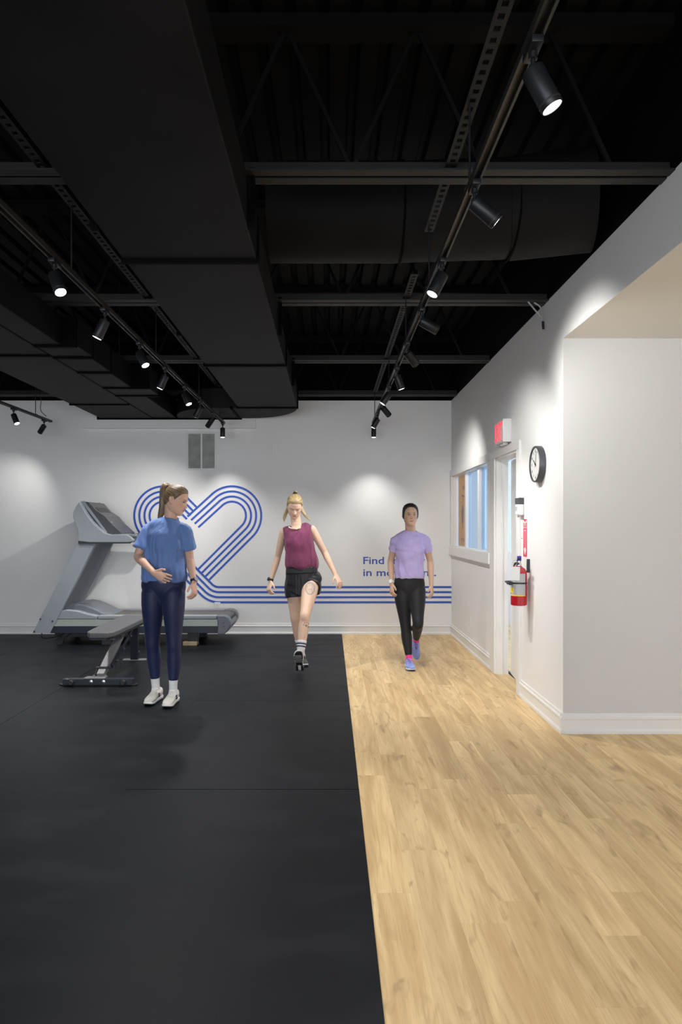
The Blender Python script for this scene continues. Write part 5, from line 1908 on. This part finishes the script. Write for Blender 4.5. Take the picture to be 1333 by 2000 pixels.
cloth('tank_top', S, .0052, MAROON, pb_, folds=[(.0100, (6, 6, 1.3), 24, below(1.26, 1.08)), (.0030, (5, 5, 6), 29, None)], it=26, cut=scoop)
# neck scoop of bare skin above the shirt edge and the bead necklace
nk = P(577.5, 1027, 6.735)
ncl = thing
beads = [(math.cos(a) * .066, -math.sin(a) * .060 + .026, -.006 - .022 * math.sin(a)) for a in np.linspace(math.radians(12), math.radians(168), 15)]
GOLD = mat('pale_gold_bead', (.75, .68, .48), .3, var=.05)
V3, F3 = tube(np.array(beads) + nk, [.0015] * 15, (0, 0, 1), k=2, seg=6)
neck_o = mesh_obj('necklace', V3, F3, GOLD, pb_, smooth=True)
for b_ in beads:
    S = Soft(); S.ball(np.array(b_) + nk, (.0062, .0055, .0062), nu=10, nv=8)
    mesh_obj('bead', S.V, S.F, GOLD, neck_o, smooth=True)
SHORT = fabric('black_woven', (.011, .012, .015), .55, sheen=.05, spec=.45, crease=.4)
S = Soft()
p_, r_ = torso_rings(B['pelvis'], B['chest'], B['neck'], .95, .012)
S.tube([P(590, 1104, 6.81)] + list(p_[1:3]) + [], [(.145, .108), (.172, .124), (.176, .130)][:3], k=4, seg=32) if False else None
S.tube([P(589.5, 1106, 6.81), P(590, 1118, 6.81), P(592, 1131, 6.82), P(592, 1147, 6.82), P(586, 1162, 6.82)], [(.146, .108), (.158, .118), (.172, .126), (.166, .122), (.135, .110)], k=4, seg=32, flat=True)
hR, kR, hL, kL = B['hpR'], B['knR'], B['hpL'], B['knL']
S.tube([hR + (.012, 0, .07), hR + (kR - hR) * .12 + (.008, 0, 0), hR + (kR - hR) * .36 + (.014, 0, 0)], [(.092, .102), (.102, .110), (.108, .112)], k=4, seg=28, flat=True)
S.tube([hL + (0, .01, .05), hL + (kL - hL) * .02, hL + (kL - hL) * .13], [(.094, .104), (.098, .106), (.102, .106)], k=4, seg=28, flat=True)
S.tube([hL + (.03, .045, .04), hL + (.042, .055, -.05), hL + (.050, .060, -.115)], [(.066, .08), (.060, .078), (.044, .07)], k=4, seg=20, flat=True)
S.tube([hL + (.065, .0, .085), hL + (.076, .0, .05), hL + (.070, .0, .01)], [(.030, .06), (.036, .06), (.032, .055)], k=4, seg=16)
cloth('shorts', S, .005, SHORT, pb_, folds=[(.0030, (9, 9, 4), 41, None), (.0020, (14, 14, 3), 47, None)], it=16)
V3, F3 = tube([P(589.5, 1107, 6.81), P(589.7, 1112, 6.81), P(590, 1119, 6.81)], [(.150, .112), (.155, .116), (.161, .121)], (1, 0, 0), k=3, seg=36, flat=True)
mesh_obj('waistband', V3, F3, SHORT, pb_, smooth=True)
BLACK_SHOE = fabric('black_knit_shoe', (.014, .014, .016), .6)
BLACK_OUT = mat('black_rubber_outsole', (.016, .016, .018), .5)
for n_, up, kk in (('R', (0, 0, 1), .16), ('L', U_, .175)):
    sock(pb_, B['hp' + n_], B['kn' + n_], B['an' + n_], B['he' + n_], B['to' + n_], WHITE_SOCK, kk, .0035, .97, stripes=(NAVY, (kk - .030, kk - .056)))
    shoe(pb_, B['he' + n_], B['to' + n_], up, BLACK_SHOE, WHITE_SOLE, M['black'], L=.258, m_out=BLACK_OUT, cut=True)
watch(pb_, B['wrR'], B['elR'], M['black'], M['black'], (-.85, -.5, 0), .012, .0265)
# sports bra showing at the open arm hole
S = Soft()
S.tube([P(584.5, 1075, 6.80), P(584, 1062, 6.795), P(583, 1050, 6.80)], [(.139, .098), (.145, .104), (.148, .098)], k=4, seg=32, flat=True)
mesh_obj('sports_bra', S.V, S.F, SHORT, pb_, smooth=True)

# ---------------------------------------------------------------- woman in the lavender T-shirt
C = dict(pelvis=P(800, 1146, 6.78), chest=P(801, 1078, 6.76), neck=P(802.5, 1037, 6.765),
         shR=P(774, 1055, 6.77), elR=P(763.5, 1096, 6.84), wrR=P(766, 1139, 6.76),
         shL=P(831, 1055, 6.77), elL=P(841, 1096, 6.86), wrL=P(843, 1142, 6.80),
         hpR=P(786.5, 1157, 6.78), knR=P(793, 1224, 6.74), anR=np.array([.772, 6.695, .088]),
         hpL=P(815, 1156, 6.77), knL=P(817, 1218, 6.60), anL=P(813.5, 1249, 6.95),
         heR=np.array([.764, 6.755, 0]), toR=np.array([.780, 6.51, 0]))
D_ = nrm((.015, -.30, -.95))
U_ = nrm((0, -.95, .30))
C['heL'] = C['anL'] - D_ * .055 - U_ * .085
C['toL'] = C['heL'] + D_ * .24
pc = thing('person', (.78, 6.76, 0), 'dark-haired woman in lavender T-shirt and black leggings walking on the wood floor', 'person')
HCc, HRc = P(802, 1006.5, 6.72), rot(2, -2, 0) * .92
handsC = [dict(wrist=C['wrR'], tip=P(763.5, 1176, 6.70), back=(-.9, -.35, 0), thumb=(.5, -.85, 0), curl=(24, 30, 20), thumb_in=.3, sc=.96),
          dict(wrist=C['wrL'], tip=P(847, 1178, 6.74), back=(.85, -.45, 0), thumb=(-.6, -.8, 0), curl=(22, 28, 18), thumb_in=.3, sc=.96)]
cC = lambda V: body_color(V, HCc, HRc, (.60, .385, .265), (.45, .18, .155), (.09, .055, .038), (.50, .24, .16), .8)
make_body(pc, C, HCc, HRc, handsC, .88, None, cC, SKIN, arm_k=.95, leg_k=.84)
eyes(pc, HCc, HRc, open_=.0034, iris=(.02, .012, .008), look=(0, 0))
BLACKH = hair_mat('black_hair', (.006, .005, .005, 1), (.028, .021, .018, 1))
LINEC = [(0, .082), (25, .076), (45, .056), (60, .020), (70, -.015), (80, -.045), (92, -.040), (104, -.040), (116, -.045), (140, -.068), (180, -.078)]
hair_cap(pc, HCc, HRc, BLACKH, LINEC, .014, pull=(0, .10, .02), part=True, seed=3)
tb = HCc + HRc @ np.array([0, .105, .0])
tail(pc, [([tb + (0, -.02, .02), tb + (0, .02, .02), tb + (0, .04, -.02), tb + (0, .03, -.06)], [(.02, .02), (.032, .03), (.036, .03), (.015, .012)])], BLACKH, 'hair_bun')
LAV = fabric('lavender_jersey', (.43, .365, .645), .75, crease=.4)
S = Soft()
rings = [(P(800, 1129, 6.77), .142, .104), (P(800, 1122, 6.77), .145, .110), (P(800.5, 1105, 6.765), .141, .110), (P(801, 1090, 6.76), .140, .112), (P(801, 1078, 6.755), .144, .118), (P(801.5, 1064, 6.76), .150, .108),
         (P(802, 1051, 6.765), .150, .088), (P(802.3, 1043, 6.765), .118, .070), (P(802.5, 1037.5, 6.765), .072, .058)]
p_, r_ = garment(rings)
S.tube(p_, r_, k=4, seg=36, flat=True)
for a, e in (('shR', 'elR'), ('shL', 'elL')):
    s_, l_ = C[a], C[e]
    u = l_ - s_
    S.tube([C['neck'] + (0, .008, -.050), (C['neck'] + s_) / 2 + (0, .003, -.020), s_, s_ + u * .22, s_ + u * .50], [(.040, .046), (.049, .050), (.050, .051), (.051, .054), (.054, .058)], ref=(1, .2, 0), k=4, seg=24, flat=True)
for sx in (-1, 1):
    S.ball(C['chest'] + np.array([sx * .054, -.060, .006]), (.070, .046, .070))
cloth('t_shirt', S, .005, LAV, pc, folds=[(.0075, (6, 6, 1.2), 54, below(1.14, .98)), (.0025, (5, 5, 6), 59, None), (.0040, (3, 3, 12), 61, lambda V: sstep(V[:, 2], 1.08, 1.16))], it=26)
nk = P(802.5, 1038.5, 6.762)
V3, F3 = tube([nk + np.array([.064 * math.cos(a), .052 * math.sin(a) - .003, .0 + .014 * math.sin(a)]) for a in np.linspace(0, 2 * math.pi, 25)], [.0045] * 25, (0, 0, 1), k=2, seg=10)
mesh_obj('neck_rib', V3, F3, LAV, pc, smooth=True)
BLK_LEG = fabric('black_stretch', (.0095, .0095, .0115), .6, var=.1, sheen=.06)
S = Soft()
p_, r_ = torso_rings(C['pelvis'], C['chest'], C['neck'], .90, .004)
S.tube(p_[:5], r_[:5], k=4, seg=32)
leg_shell(S, C['hpR'], C['knR'], C['anR'], .92, .006, 0, 9)
leg_shell(S, C['hpL'], C['knL'], C['anL'], .92, .006, 0, 9)
cloth('leggings', S, .005, BLK_LEG, pc, folds=None, it=16, lap=6)
PINK = fabric('hot_pink_sock', (.80, .055, .28), .8)
PERI = fabric('periwinkle_mesh_shoe', (.26, .32, .68), .6, var=.25)
MINT = mat('pale_mint_foam', (.58, .70, .72), .5, var=.08, scale=20)
INDIGO = mat('indigo_trim', (.055, .05, .33), .5)
LILAC = mat('lilac_lace', (.50, .42, .78), .6)
for n_, up in (('R', (0, 0, 1)), ('L', U_)):
    sock(pc, C['hp' + n_], C['kn' + n_], C['an' + n_], C['he' + n_], C['to' + n_], PINK, .060, .003, .90)
    shoe(pc, C['he' + n_], C['to' + n_], up, PERI, MINT, LILAC, L=.25, m_out=INDIGO, m_accent=INDIGO)
watch(pc, C['wrR'], C['elR'], M['white'], M['white'], (-.4, -.9, 0), .014, .0250)
